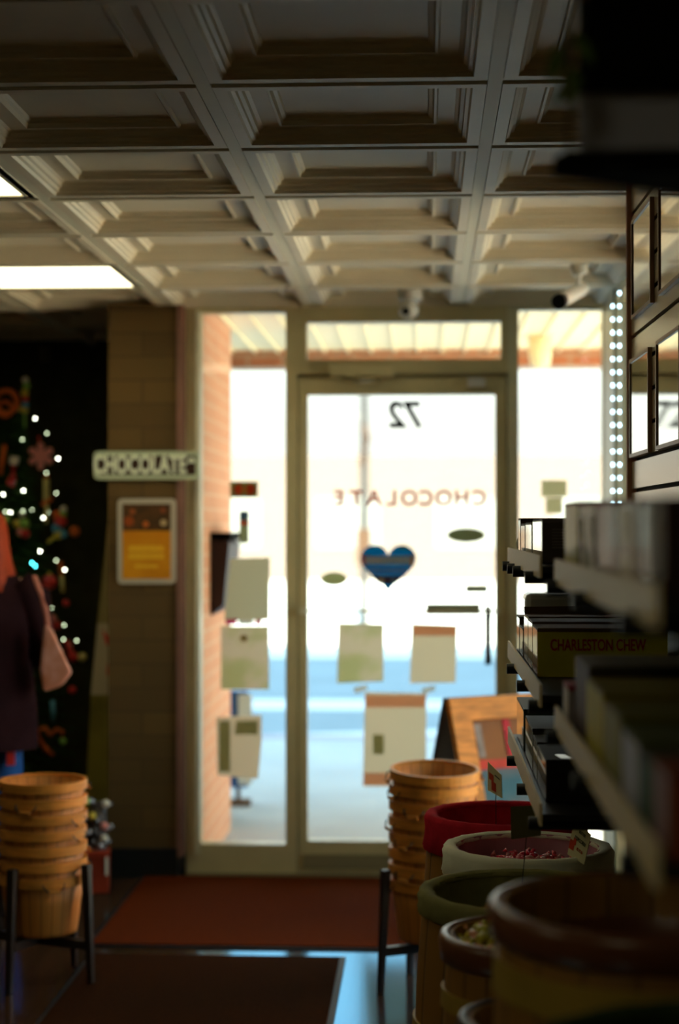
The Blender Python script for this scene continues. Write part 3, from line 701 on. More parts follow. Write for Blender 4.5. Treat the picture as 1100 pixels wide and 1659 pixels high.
def on_card(P, n, base, t, u0, v0, u1, v1, m, name='printed_drawing', off=1.0):
    def uv(u, v): return P[0]*(1-u)*(1-v)+P[1]*u*(1-v)+P[2]*u*v+P[3]*(1-u)*v
    nn = n.normalized(); s = -1 if nn.y > 0 else 1
    o_ = nn*(.0018*s) if s > 0 else nn*(-.0006)
    bm = bmesh.new(); prism(bm, [uv(u0, v0)-base+o_, uv(u1, v0)-base+o_, uv(u1, v1)-base+o_, uv(u0, v1)-base+o_], nn*.0004*s); link(name, bm, m, CARDS[t.name])
def card_text(P, n, base, t, u, v, s, size, m, w=None):
    def uv(u, v): return P[0]*(1-u)*(1-v)+P[1]*u*(1-v)+P[2]*u*v+P[3]*(1-u)*v
    xh = (P[1]-P[0]).normalized(); nn = n.normalized(); nn = nn if nn.y < 0 else -nn
    yh = nn.cross(xh); mt = Matrix((xh, yh, nn)).transposed().to_4x4()
    o = text('lettering', s, size, m, (0, 0, 0), (0, 0, 0), CARDS[t.name], depth=.0003); mt.translation = uv(u, v)-base+nn*.0022
    o.matrix_local = mt
t, P, n, bs = card('a', 'small ivory price card with red drawing standing in the red barrel', [(790, 1234), (812, 1256), (813, 1293), (790, 1280)], (4.32, 4.22, 4.22, 4.32), cardm, (804, 1375, 4.30))
on_card(P, n, bs, t, .12, .30, .45, .55, red_ink); on_card(P, n, bs, t, .3, .55, .62, .9, red_ink); on_card(P, n, bs, t, .55, .22, .9, .27, ink)
t, P, n, bs = card('b', 'dark price card seen from behind, standing in the olive barrel', [(827, 1307), (877, 1304), (876, 1354), (828, 1360)], (3.62, 3.60, 3.60, 3.62), mat('card_back', (.13, .115, .045), .8), (845, 1440, 3.60))
t, P, n, bs = card('c', 'ivory popcorn price card tilted in front of the white barrel', [(930, 1330), (957, 1352), (946, 1401), (919, 1384)], (3.84, 3.76, 3.76, 3.84), cardm, (934, 1440, 3.80))
on_card(P, n, bs, t, .02, .52, .30, .80, red_ink); on_card(P, n, bs, t, .20, .42, .36, .62, red_ink)
card_text(P, n, bs, t, .62, .16, 'BUTTER', .009, ink); card_text(P, n, bs, t, .58, .40, 'POPCORN', .0115, ink); card_text(P, n, bs, t, .66, .68, '$2.95 lb', .009, red_ink)

# ------------------------------------------------------------------ A-frame board
TL, TR = at(722, 1134, 6.40), at(893, 1124, 6.66)
rd = (TR-TL); nrm = Vector((rd.y, -rd.x, 0)).normalized()     # towards camera / right
H = TL.z; BLp = Vector((TL.x, TL.y, 0))+nrm*.26; 
t = thing('a_frame_board', 'honey wooden A-frame board standing behind the right basket stack', 'board', (TL.x, TL.y, 0))
m4 = Matrix((Vector((rd.x, rd.y, 0)).normalized(), (Vector((nrm.x*.26, nrm.y*.26, -H))).normalized(), Vector((0, 0, 1)))).transposed()
ax = Vector((rd.x, rd.y, 0)).normalized(); dn = Vector((nrm.x*.26, nrm.y*.26, -H)); L = dn.length; dn.normalize(); nz = ax.cross(dn); nz = -nz if nz.z < 0 else nz
Wd = rd.length
def panel(u0, u1, v0, v1, w0, w1, name, m, o0=Vector((0, 0, H)), dd=dn, nn=nz):
    bm = bmesh.new(); f = lambda u, v, w_: o0+ax*u+dd*v+nn*w_
    prism(bm, [f(u0, v0, w0), f(u1, v0, w0), f(u1, v1, w0), f(u0, v1, w0)], nn*(w1-w0)); return link(name, bm, m, t)
panel(0, Wd, 0, .085, 0, .025, 'top_rail', M['wood']); panel(0, .085, .085, L, 0, .025, 'stile', M['wood']); panel(Wd-.085, Wd, .085, L, 0, .025, 'stile', M['wood'])
panel(.085, Wd-.085, L-.16, L-.08, 0, .025, 'bottom_rail', M['wood'])
panel(.085, Wd-.085, .085, .235, .004, .012, 'upper_picture', mat('brown_picture', (.30, .12, .03), .6, c2=(.22, .09, .03), scale=6))
panel(.085, Wd-.085, .235, .27, .004, .014, 'red_banner', mat('red_print', (.55, .05, .03), .6, var=.2))
panel(.085, Wd-.085, .27, L-.16, .004, .012, 'lower_picture', mat('teal_picture', (.03, .13, .19), .6, c2=(.16, .14, .15), scale=5))
panel(.095, .125, .10, .225, .012, .016, 'grey_strip', mat('grey_print', (.28, .25, .24), .6, var=.3, scale=20))
panel(.225, .255, .088, .225, .012, .016, 'red_strip', mat('crimson_print', (.5, .02, .04), .6))
bk = Vector((-nrm.x*.26, -nrm.y*.26, -H)).normalized(); bn = ax.cross(bk); bn = bn if bn.z > 0 else -bn
panel(0, Wd, 0, L, 0, .02, 'rear_panel', M['wooddark'], dd=bk, nn=bn)

# ------------------------------------------------------------------ shelves on the slatwall
LX = .215
def shelf(lab, y0, y1, z, arms):
    t = thing('wall_shelf', lab, 'shelf', (.53, (y0+y1)/2, z)); o = t.location
    bm = bmesh.new(); bx(bm, LX-o.x, .525-o.x, y0-o.y, y1-o.y, -.012, 0); link('shelf_board', bm, M['shelf'], t)
    bm = bmesh.new(); bx(bm, LX-.005-o.x, LX-o.x, y0-o.y, y1-o.y, -.022, .020); link('front_lip', bm, M['acryl'], t)
    for a in arms:
        bm = bmesh.new(); tube(bm, [(LX-.022-o.x, a-o.y, -.026), (LX+.05-o.x, a-o.y, -.026), (.525-o.x, a-o.y, -.030)], .0125, 12)
        link('bracket_arm', bm, M['black'], t, True)
Z1, Z2, Z3 = 1.405, 1.165, .945
shelf('upper wall shelf in the farther bay, carrying small cream boxes', 3.22, 4.47, Z1, (4.38, 4.12, 3.86, 3.4))
shelf('middle wall shelf in the farther bay, carrying the Charleston Chew box', 3.22, 4.47, Z2, (4.15, 3.7, 3.28))
shelf('lowest wall shelf in the farther bay, carrying black boxes', 3.22, 4.47, Z3, (4.15, 3.7, 3.28))
shelf('upper wall shelf in the nearer bay, carrying blurred olive and cream boxes', 1.60, 2.85, Z1, (2.80, 2.3, 1.75))
shelf('lower wall shelf in the nearer bay, carrying blurred colourful boxes', 1.60, 2.85, Z2, (2.80, 2.3, 1.75))

def cbox(lab, y0, y1, z, h, c, x0=.232, x1=.49, lid=None, side=None, name='candy_box', cat='candy box', txt=None, group=None, openlid=False, band=None, toplip=None):
    """open display carton: body, inner tray of bars, raised lid flap"""
    t = thing(name, lab, cat, ((x0+x1)/2, (y0+y1)/2, z+.0005), group=group); hx, hy = (x1-x0)/2, (y1-y0)/2
    m = mat('carton', c, .6, var=.12, scale=12)
    th_ = .004; bm = bmesh.new()
    bx(bm, -hx, hx, -hy, -hy+th_, 0, h); bx(bm, -hx, hx, hy-th_, hy, 0, h); bx(bm, -hx, -hx+th_, -hy+th_, hy-th_, 0, h); bx(bm, hx-th_, hx, -hy+th_, hy-th_, 0, h); bx(bm, -hx+th_, hx-th_, -hy+th_, hy-th_, 0, .004)
    link('carton', bm, m, t, bevel=.0012)
    sm = mat('carton_end', side, .6, var=.08, scale=10, coat=(1.0 if y0 > 3.2 else (.12 if z > 1.3 else .0))) if side else None
    if sm:
        bm = bmesh.new(); bx(bm, -hx-.0012, -hx, -hy+.003, hy-.003, .004, h-.003); link('end_face', bm, sm, t)  # paler ends on darker cartons put the window light into the colour
    lm = mat('carton_lid', lid if lid else tuple(x*.6 for x in c), .6)
    bm = bmesh.new()
    if openlid:
        bx(bm, -hx+.001, hx-.001, -hy+.001, hy-.03, h, h+.003); prism(bm, [(-hx, hy-.002, h), (hx, hy-.002, h), (hx, hy+.012, h+.022), (-hx, hy+.012, h+.018)], (0, .002, 0))
    else: bx(bm, -hx-.001, hx+.001, -hy-.001, hy+.001, h-.006, h+.002)
    link('lid', bm, lm, t, bevel=.001)
    if band:
        bm = bmesh.new(); bx(bm, -hx+.01, hx-.01, -hy-.001, -hy, h*.35, h*.62); link('printed_band', bm, mat('band_print', band, .5), t)
    if txt:
        s, size, colr, ox, oz, sxx = txt
        text('lettering', s, size, mat('letter_print', colr, .5), (ox, -hy-.0012, oz), (PI/2, 0, 0), t, depth=.0004, sx=sxx, bold=.0006)
    return t
CR = (.66, .60, .48)
# far upper shelf
g = 'small boxes on the farther upper shelf'
t = thing('sweet_bag', 'crumpled pale bag at the window end of the upper shelf', 'bag', (.262, 4.42, Z1+.0005)); bm = bmesh.new(); ball(bm, (0, 0, .036), .036, (.8, 1.0, 1), 12)
for v in bm.verts: v.co += Vector((random.uniform(-.004, .004),)*3)
bx(bm, -.012, .012, -.018, .018, .068, .082); link('bag_body', bm, mat('pale_bag', (.6, .57, .48), .4), t)
cbox('narrow dark box next to the pale bag on the upper shelf', 4.25, 4.34, Z1, .092, (.10, .08, .05), side=CR, group=g)
cbox('cream ended box with brown top, second from the pale bag', 4.06, 4.22, Z1, .078, (.20, .15, .09), side=CR, group=g)
cbox('cream ended box in the middle of the upper farther shelf', 3.80, 4.03, Z1, .080, (.24, .19, .12), side=(.72, .67, .56), group=g, lid=(.12, .08, .04))
t = cbox('dark carton with printed lines, nearest on the farther upper shelf', 3.46, 3.76, Z1, .086, (.085, .065, .05), side=(.70, .63, .52), group=g, lid=(.16, .13, .12))
for k in range(7):
    bm = bmesh.new(); bx(bm, -.11, .02-.012*(k % 3), -.1512, -.15, .030+.006*k, .0318+.006*k); link('printed_line', bm, mat('line_print', (.22, .18, .15), .6) if k == 0 else bpy.data.materials['line_print'], t)
# far middle shelf
g = 'boxes on the farther middle shelf'
cbox('low cream ended box, farthest on the middle shelf', 4.30, 4.42, Z2, .088, (.14, .10, .05), side=CR, group=g)
cbox('low dark box with pale end, second farthest on the middle shelf', 4.14, 4.27, Z2, .070, (.14, .10, .05), side=CR, group=g, x1=.40)
cbox('pale ended carton behind the Charleston Chew box, farther of two', 3.94, 4.09, Z2, .106, (.35, .28, .12), side=(.74, .70, .58), group=g, lid=(.10, .05, .025), x1=.50, openlid=True)
cbox('pale ended carton directly behind the Charleston Chew box', 3.78, 3.925, Z2, .104, (.35, .28, .12), side=(.74, .66, .56), group=g, lid=(.10, .05, .025), x1=.50)
cbox('olive yellow Charleston Chew candy box on the middle shelf', 3.61, 3.765, Z2, .100, (.56, .48, .03), side=(.60, .30, .24), lid=(.12, .055, .02), x0=.232, x1=.50, txt=('CHARLESTON CHEW', .033, (.42, .015, .03), -.010, .066, .62))
o = tag(box('grey_tub', .245, .385, 4.30, 4.44, Z2+.089, Z2+.148, M['glassy'], bevel=.015), 'glossy grey plastic tub on the farthest cream box', 'tub')
# far lowest shelf
g = 'dark boxes on the farther lowest shelf'
cbox('dark green box with yellow lettering, farthest on the lowest shelf', 4.12, 4.42, Z3, .098, (.030, .050, .035), side=(.22, .22, .14), lid=(.02, .04, .03), txt=('IDAHO', .035, (.30, .24, .03), -.02, .070, .9), group=g, x1=.46)
cbox('dark brown box with pale window-lit end, middle of the lowest shelf', 3.78, 4.04, Z3, .092, (.040, .026, .014), side=(.62, .56, .42), lid=(.03, .02, .012), group=g)
cbox('thin dark olive box between two black boxes on the lowest shelf', 3.62, 3.75, Z3, .082, (.06, .05, .025), side=(.50, .45, .32), lid=(.03, .02, .012), group=g)
t = cbox('large black box, nearest on the lowest farther shelf', 3.36, 3.60, Z3, .080, (.010, .007, .006), side=(.36, .30, .32), lid=(.008, .006, .006), group=g, x1=.52)
for u in (-.115, -.065):
    bm = bmesh.new(); prism(bm, [(u, -.11, .0822), (u+.022, -.11, .0822), (u+.012, -.05, .0822), (u-.008, -.05, .0822)], (0, 0, .0012)); link('foil_window', bm, mat('foil', (.75, .65, .5), .12, metal=1) if u == -.115 else bpy.data.materials['foil'], t)
# near upper shelf
g = 'blurred boxes on the nearer upper shelf'
cbox('olive yellow box with dark red lid, farthest on the nearer upper shelf', 2.56, 2.80, Z1, .108, (.22, .19, .03), side=(.62, .55, .07), lid=(.30, .02, .02), x0=.224, x1=.46, group=g)
cbox('dark olive box with slanting cream stripe on the nearer upper shelf', 2.30, 2.53, Z1, .104, (.12, .11, .03), side=(.22, .19, .03), lid=(.26, .02, .02), x0=.224, x1=.46, group=g)
cbox('dark red and green box in the middle of the nearer upper shelf', 2.06, 2.27, Z1, .102, (.10, .05, .03), side=(.22, .08, .03), lid=(.24, .02, .02), x0=.224, x1=.46, group=g)
cbox('pale pinkish box, second nearest on the nearer upper shelf', 1.84, 2.03, Z1, .100, (.30, .2, .14), side=(.48, .36, .26), lid=(.14, .03, .02), x0=.224, x1=.46, group=g)
cbox('dark brown box, nearest on the nearer upper shelf', 1.64, 1.81, Z1, .098, (.035, .012, .010), side=(.06, .03, .02), lid=(.03, .01, .01), x0=.224, x1=.46, group=g)
# slanting wrapped bars leaning against those boxes
def bar(y0, y1, z0, z1, c, lab, w_=.035, lean=.03):
    t = thing('wrapped_bar', lab, 'candy bar', (.2235, (y0+y1)/2, z0))
    bm = bmesh.new(); hy = w_/2; prism(bm, [(-.0025, -hy, 0), (-.0025, hy, 0), (-.0025, hy+lean, z1-z0), (-.0025, -hy+lean, z1-z0)], (.002, 0, 0)); link('wrapper', bm, mat('pale_wrapper', tuple(min(1,x*1.15) for x in c), .5), t)
    bm = bmesh.new(); k = (z1-z0); prism(bm, [(-.003, -hy+lean*.4, k*.4), (-.003, hy+lean*.4, k*.4), (-.003, hy+lean*.55, k*.55), (-.003, -hy+lean*.55, k*.55)], (.0006, 0, 0)); link('printed_band', bm, mat('wrapper_band', (.5, .3, .2), .4), t)
bar(2.42, 2.50, Z1+.012, Z1+.085, (.78, .72, .6), 'slim cream wrapper slanting on the dark olive box', .035, .03)
bar(2.28, 2.34, Z1+.006, Z1+.085, (.80, .74, .62), 'broader cream wrapper slanting beside the slim one', .05, .035)
bar(1.88, 1.96, Z1+.006, Z1+.092, (.85, .78, .62), 'wide cream wrapper upright near the end of the upper shelf', .08, .02)
# near lower shelf
g = 'blurred boxes on the nearer lower shelf'
cbox('small white box with red edge, farthest on the nearer lower shelf', 2.73, 2.83, Z2, .060, (.36, .30, .30), side=(.66, .60, .56), lid=(.34, .04, .07), x0=.224, x1=.30, group=g)
cbox('tall dark brown box on the nearer lower shelf', 2.46, 2.70, Z2, .112, (.045, .030, .016), side=(.10, .06, .05), lid=(.05, .04, .015), x0=.232, x1=.50, group=g)
cbox('yellow brown box with orange band on the nearer lower shelf', 2.22, 2.44, Z2, .098, (.34, .22, .03), side=(.60, .52, .05), lid=(.24, .19, .03), x0=.226, x1=.50, group=g, band=(.26, .10, .02))
cbox('olive green box in the middle of the nearer lower shelf', 2.02, 2.20, Z2, .090, (.09, .10, .02), side=(.36, .34, .12), lid=(.16, .14, .02), x0=.226, x1=.50, group=g)
cbox('blue and white box on the nearer lower shelf', 1.85, 2.00, Z2, .082, (.02, .05, .11), side=(.60, .62, .78), lid=(.09, .10, .03), x0=.226, x1=.50, group=g)
cbox('green and pale box, second nearest on the lower shelf', 1.74, 1.84, Z2, .075, (.05, .10, .06), side=(.05, .12, .08), lid=(.06, .06, .03), x0=.226, x1=.50, group=g)
cbox('orange red box, nearest on the nearer lower shelf', 1.62, 1.73, Z2, .080, (.26, .05, .01), side=(.36, .22, .24), lid=(.20, .04, .01), x0=.226, x1=.50, group=g)

# ------------------------------------------------------------------ black display unit at top right
zb = 1.85
t = thing('hanging_display', 'large black display board hanging at the top right corner', 'display', (.45, 1.95, zb))
bm = bmesh.new(); o = Vector((.45, 1.95, zb))
P = [Vector(p)-o for p in ((.146, 1.815, zb), (.134, 1.853, zb), (.2876, 1.964, zb), (.54, 2.15, zb), (.54, 1.80, zb))]
prism(bm, P, (0, 0, .022)); link('bottom_board', bm, M['blackmat'], t, bevel=.004)
bm = bmesh.new(); tube(bm, [Vector((.150, 1.822, zb+.022))-o, Vector((.150, 1.822, zb+.16))-o], .003); link('wire_post', bm, M['steel'], t)
bm = bmesh.new(); P = [Vector(p)-o for p in ((.168, 1.84, zb+.095), (.165, 1.88, zb+.095), (.30, 1.98, zb+.095), (.54, 2.15, zb+.095), (.54, 1.84, zb+.095))]
prism(bm, P, (0, 0, .40)); link('black_bin', bm, M['blackmat'], t)
bm = bmesh.new(); bx(bm, .165-o.x, .54-o.x, 1.87-o.y, 1.88-o.y, .023, .094); link('grey_panel', bm, mat('blue_grey_board', (.50, .50, .62), .6), t)
# leafy sprig hanging at its corner
t = thing('leaf_sprig', 'blurred green leaf sprig at the edge of the black hanging display', 'leaf sprig', (.150, 1.80, 1.96))
bm = bmesh.new(); tube(bm, [(0, 0, .06), (-.006, 0, .02), (-.004, 0, -.03), (0, 0, -.085)], .0018); link('stem', bm, mat('stem_brown', (.12, .08, .04), .7), t)
gm = mat('leaf_green', (.10, .17, .03), .5)
for dx, dz, ln, an in ((-.008, .02, .045, -1.9), (-.004, .0, .05, -1.4), (.004, .03, .04, -1.0), (.0, -.02, .035, -2.2), (.006, -.005, .04, -1.7)):
    bm = bmesh.new(); u = Vector((math.cos(an), .1, math.sin(an))); v = Vector((-math.sin(an), .2, math.cos(an))).normalized()
    c0 = Vector((dx, 0, dz)); L_ = [c0, c0+u*ln*.35+v*ln*.2, c0+u*ln*.7+v*ln*.15, c0+u*ln, c0+u*ln*.7-v*ln*.15, c0+u*ln*.35-v*ln*.2]
    prism(bm, L_, (0, .0008, 0)); link('leaf', bm, gm, t)
bm = bmesh.new(); ball(bm, (.012, 0, .075), .011, (.8, .8, 1), 10); link('orange_bud', bm, mat('orange_bud', (.25, .09, .01), .6), t, True)

# ------------------------------------------------------------------ security cameras
t = thing('dome_camera', 'white ceiling camera above the door', 'camera', (at(664, 855, 7.0).x, 7.0, CZ-.004))
bm = bmesh.new(); lathe(bm, [(.001, .048), (.050, .048), (.050, -.012), (.036, -.022), (.001, -.022)], 24); link('mount', bm, M['white'], t, True)
bm = bmesh.new(); ball(bm, (-.006, -.01, -.055), .042, (1, 1, .95), 20); hd_ = link('camera_head', bm, M['white'], t, True)
bm = bmesh.new(); tube(bm, [(-.014, -.040, -.066), (-.016, -.056, -.070)], .015, 16); link('lens', bm, M['black'], hd_)
p = at(918, 478, 6.3); c0 = Vector((at(938, 455, 6.3).x, 6.3, CZ-.004))
t = thing('bullet_camera', 'white tubular security camera with black lens under the ceiling', 'camera', c0)
a0, a1 = at(946, 466, 6.40)-c0, at(905, 489, 6.1)-c0
bm = bmesh.new(); tube(bm, [a0, a0.lerp(a1, .12), a0.lerp(a1, .9)], [.020, .026, .026], 18); cb_ = link('camera_body', bm, M['white'], t)
bm = bmesh.new(); tube(bm, [a0.lerp(a1, .9), a1], .027, 18); link('lens', bm, M['black'], cb_)
bm = bmesh.new(); tube(bm, [(0, 0, .048), (0, 0, 0), (0.006, 0, -.022)], [.032, .032, .026], 18); tube(bm, [(0, 0, -.02), a0.lerp(a1, .25)], .009, 8); link('mount', bm, M['white'], t)

# ------------------------------------------------------------------ Christmas tree corner
TX, TY = -1.93, 7.95
t = thing('christmas_tree', 'slim dark green decorated Christmas tree in the left corner', 'tree', (TX, TY, 0))
bm = bmesh.new(); lathe(bm, [(.001, .0), (.15, .0), (.15, .03), (.03, .06), (.03, .3), (.018, 1.9), (.001, 1.95)], 14); link('trunk', bm, mat('bark', (.06, .035, .02), .9), t)
bm = bmesh.new(); rnd = random.Random(3)
ft = 2.12
for k in range(430):
    z = .22+1.85*(k/430)**.85; rr_ = .36*(1-(z-.2)/(ft-.16))+.03; a = k*2.39996
    L0 = rr_*rnd.uniform(.75, 1.08); u = Vector((math.cos(a), math.sin(a), -.18)).normalized(); sd = Vector((-math.sin(a), math.cos(a), 0))
    base_ = Vector((0, 0, z))
    nseg = 7
    for s in range(1, nseg+1):
        q0 = base_+u*L0*s/nseg
        for sg in (-1, 1):
            ln = .055*(1.2-s/nseg*.6); w0 = .006
            tip = q0+(u*.6+sd*sg*.8+Vector((0, 0, rnd.uniform(-.2, .45)))).normalized()*ln
            vs = [bm.verts.new(q0-u*w0), bm.verts.new(q0+u*w0), bm.verts.new(tip)]; bm.faces.new(vs)
            vs = [bm.verts.new(q0-Vector((0, 0, w0))), bm.verts.new(q0+Vector((0, 0, w0))), bm.verts.new(tip)]; bm.faces.new(vs)
    vs = [bm.verts.new(base_+sd*.004), bm.verts.new(base_-sd*.004), bm.verts.new(base_+u*L0)]; bm.faces.new(vs)
me_ = bpy.data.meshes.new('foliage'); bm.to_mesh(me_); bm.free(); fo = bpy.data.objects.new('foliage', me_); COL.objects.link(fo); fo.parent = t; me_.materials.append(mat('needles', (.040, .085, .022), .7, var=.4, scale=12))
def surfD(px_, py_):
    p = at(px_, py_, 7.7); rr_ = max(.05, .36*(1-(p.z-.2)/(ft-.16))+.05); dx = min(abs(p.x-TX), rr_*.98)
    return TY-math.sqrt(max(.0004, rr_**2-dx**2))-.02
# string of lights: one thing, bulbs are parts
sl = thing('string_lights', 'string of white and cyan lights wound around the Christmas tree', 'string lights', (TX, TY-.3, 1.2))
lw = emit('warm_bulb', (1.0, 1.0, .80), 22); lc = emit('cyan_bulb', (.1, .9, 1.0), 20); lg = emit('dim_bulb', (.85, 1.0, .62), 7)
Lp = [(57,678,0),(76,702,2),(36,712,2),(94,743,0),(75,766,2),(5,801,0),(38,795,0),(91,799,2),(9,829,2),(17,830,0),(37,828,2),(52,826,3),(78,830,2),(70,839,0),(65,893,0),(91,908,2),(105,923,0),(52,912,1),(57,917,1),(68,959,2),(83,985,2),(104,1013,2),(124,1038,2),(103,1036,2)]
pts = []
for px_, py_, k in Lp:
    p = at(px_, py_, surfD(px_, py_))-sl.location; pts.append(p)
    bm = bmesh.new(); ball(bm, p, .0036 if k != 3 else .0028, (1, 1, 1), 8); link('bulb', bm, (lw, lc, lg, lg)[k], sl, True)
bm = bmesh.new(); pp = sorted(pts, key=lambda v: -v.z)
for a, b_ in zip(pp, pp[1:]): tube(bm, [a+Vector((0, .012, 0)), a.lerp(b_, .5)+Vector((0, .02, -.015)), b_+Vector((0, .012, 0))], .0014, 5)
link('cord', bm, M['greencloth'], sl)
om = dict(red=mat('orn_red', (0.73, 0.04, 0.03), .35), rose=mat('orn_rose', (0.92, 0.34, 0.28), .5), wht=mat('orn_white', (0.91, 0.84, 0.67), .5), grn=mat('orn_green', (0.31, 0.59, 0.11), .5), yel=mat('orn_yellow', (0.77, 0.59, 0.08), .5), org=mat('orn_orange', (0.70, 0.14, 0.02), .5), blu=mat('orn_blue', (0.11, 0.39, 0.56), .5), crm=mat('orn_cream', (0.70, 0.59, 0.20), .6))
def orn(name, lab, px_, py_, parts):
    """parts: list of (name, material key, builder(bm)) in metres about the ornament's hang point"""
    c = at(px_, py_, surfD(px_, py_)-.03); t = thing(name, lab, 'ornament', c, group='ornaments on the Christmas tree')
    for nm, mk, fn in parts:
        bm = bmesh.new(); fn(bm); link(nm, bm, om[mk], t, True)
    return t
K = 7.6/F
def B(x, z, r, s=(1, 1, 1)): return lambda bm: ball(bm, (x*K, 0, -z*K), r*K, s, 12)
def T(p, r): return lambda bm: tube(bm, [(x*K, 0, -z*K) for x, z in p], r*K, 8)
orn('candy_topper', 'tall stack of coloured sweets topping the tree', 40, 650, [('sweet', 'wht', B(1, -36, 6)), ('sweet', 'grn', B(3, -26, 7)), ('sweet', 'yel', B(0, -14, 7)), ('sweet', 'red', B(1, -4, 6)), ('sweet', 'blu', B(1, 6, 6)), ('sweet', 'yel', B(-6, 14, 5)), ('sweet', 'yel', B(0, 15, 6)), ('stick', 'grn', T([(0, -30), (0, 45)], 2))])
ring = lambda cx, cz, R, n=20: [(cx+R*math.cos(2*PI*i/n), cz+R*math.sin(2*PI*i/n)) for i in range(n+1)]
orn('pretzel_ornament', 'large red pretzel ornament at the left edge near the tree top', 8, 655, [('loop', 'org', T(ring(2, -4, 19), 5)), ('loop', 'org', T(ring(0, 8, 12), 4))])
def star6(bm):
    for i in range(6):
        a = i*PI/3+PI/6; tube(bm, [(0, 0, 0), (math.cos(a)*14*K, 0, math.sin(a)*14*K)], [7*K, 5*K], 8); ball(bm, (math.cos(a)*17*K, -.0, math.sin(a)*17*K), 6.5*K, (1, .7, 1), 10)
orn('snowflake_ornament', 'pink six-pointed snowflake ornament high on the tree', 66, 739, [('snowflake', 'rose', star6), ('centre', 'red', B(0, 0, 5)), ('hook', 'red', T([(-2, -18), (-3, -34)], 1.5))])
orn('stocking_ornament', 'red and white stocking ornament left of the snowflake', 22, 755, [('cuff', 'wht', T([(2, -16), (0, -2)], 8)), ('sock', 'red', T([(0, -2), (-1, 20), (-6, 33)], 7))])
orn('candy_stick', 'slanting yellow candy stick at the left edge of the tree', 3, 745, [('stick', 'org', T([(5, -25), (-3, 25)], 4))])
orn('candle_ornament', 'cream candle ornament hanging under the snowflake', 75, 793, [('candle', 'crm', T([(0, -18), (0, 18)], 5.5)), ('flame', 'org', B(0, -21, 4)), ('clip', 'org', T([(-8, 26), (10, 15)], 4)), ('drip', 'crm', T([(1, 26), (0, 58)], 3))])
orn('gnome_ornament', 'green, yellow and red sweet ornament in the tree middle', 36, 853, [('hat', 'yel', B(-9, -4, 7)), ('hat', 'grn', B(4, -4, 9)), ('body', 'rose', B(-3, 10, 7)), ('body', 'red', B(5, 12, 8)), ('tip', 'wht', B(0, -20, 5))])
orn('elf_ornament', 'green, red and blue figure ornament at the right side of the tree', 98, 852, [('hat', 'wht', B(5, -28, 6)), ('hat', 'grn', B(4, -20, 7)), ('body', 'org', B(-6, -18, 8)), ('body', 'red', B(0, -8, 11)), ('trousers', 'blu', B(-6, 4, 9)), ('trousers', 'blu', B(5, 14, 7)), ('boot', 'yel', B(-4, 15, 8)), ('arm', 'yel', T([(-8, 18), (-22, 28)], 3))])
orn('wrapped_sweet_ornament', 'orange and yellow round sweet ornament at the tree outline', 121, 861, [('sweet', 'org', B(0, 0, 9)), ('centre', 'yel', B(1, -1, 6, (1, 1.4, 1)))])
orn('green_sweet_ornament', 'small green ornament beside the left picture edge', 10, 842, [('sweet', 'grn', B(0, 0, 8)), ('tip', 'wht', B(-8, -4, 5))])
orn('ball_ornament', 'bright red ball ornament in the lower half of the tree', 80, 943, [('ball', 'red', B(0, 0, 13)), ('cap', 'yel', T([(0, -12), (0, -17)], 3))])
orn('cone_ornament', 'brown cone ornament right of the red ball', 98, 925, [('cone', 'org', T([(0, -16), (1, 8)], 4)), ('tip', 'crm', T([(2, 8), (4, 36)], 3.5))])
orn('berry_ornament', 'small red berry ornament below the brown cone', 107, 977, [('berry', 'red', B(0, 0, 6))])
orn('bow_ornament', 'rose bow ornament just above the tote bag', 89, 1007, [('bow', 'rose', B(-4, -5, 7)), ('bow', 'red', B(4, 6, 7))])
orn('drop_ornament', 'elongated red ornament right of the tote bag', 114, 1055, [('drop', 'red', T([(-6, -18), (0, 0), (5, 12)], 5)), ('drop', 'red', B(4, 10, 9)), ('bell', 'crm', B(20, 10, 8))])
orn('berry_ornament', 'small red ball ornament below the tote bag', 117, 1118, [('berry', 'red', B(0, 0, 7))])
orn('icicle_ornament', 'pale blue-white icicle ornament above the heart pretzel', 86, 1150, [('icicle', 'blu', T([(-1, -16), (1, 20)], 4))])
orn('heart_pretzel_ornament', 'red heart pretzel ornament low on the tree', 82, 1195, [('heart', 'org', T([(-6, 25), (-18, 5), (-20, -12), (-10, -16), (0, -4), (10, -14), (20, -10), (18, 6)], 4)), ('sweet', 'grn', B(20, 6, 6)), ('tail', 'org', T([(-10, 15), (4, 30)], 4))])

# tall leaning panel beside the column
Pq = [at(181, 800, 7.55), at(150, 1160, 7.40), at(146, 1330, 7.35), at(200, 1330, 7.62), at(215, 800, 7.80)]
t = thing('wrapping_banner', 'tall cream panel with red marks leaning behind the brick column', 'banner', (Pq[2].x, Pq[2].y, Pq[2].z))
o = t.location
bm = bmesh.new()
f = lambda px_, py_, D_: at(px_, py_, D_)-o
def slab(name, x0, y0, x1, y1, x2, y2, x3, y3, m):
    bm = bmesh.new(); prism(bm, [f(x0, y0, 7.66), f(x1, y1, 7.66), f(x2, y2, 7.66), f(x3, y3, 7.66)], (0, .012, 0)); return link(name, bm, m, t)
slab('upper_panel', 181, 790, 196, 790, 196, 1010, 158, 1010, mat('olive_panel', (.36, .28, .10), .6))
slab('cream_panel', 158, 1010, 196, 1010, 196, 1126, 147, 1126, mat('cream_panel', (.62, .52, .32), .6))
slab('olive_panel', 147, 1126, 196, 1126, 196, 1330, 138, 1330, mat('olive_low_panel', (.26, .21, .03), .6, var=.3, scale=5))
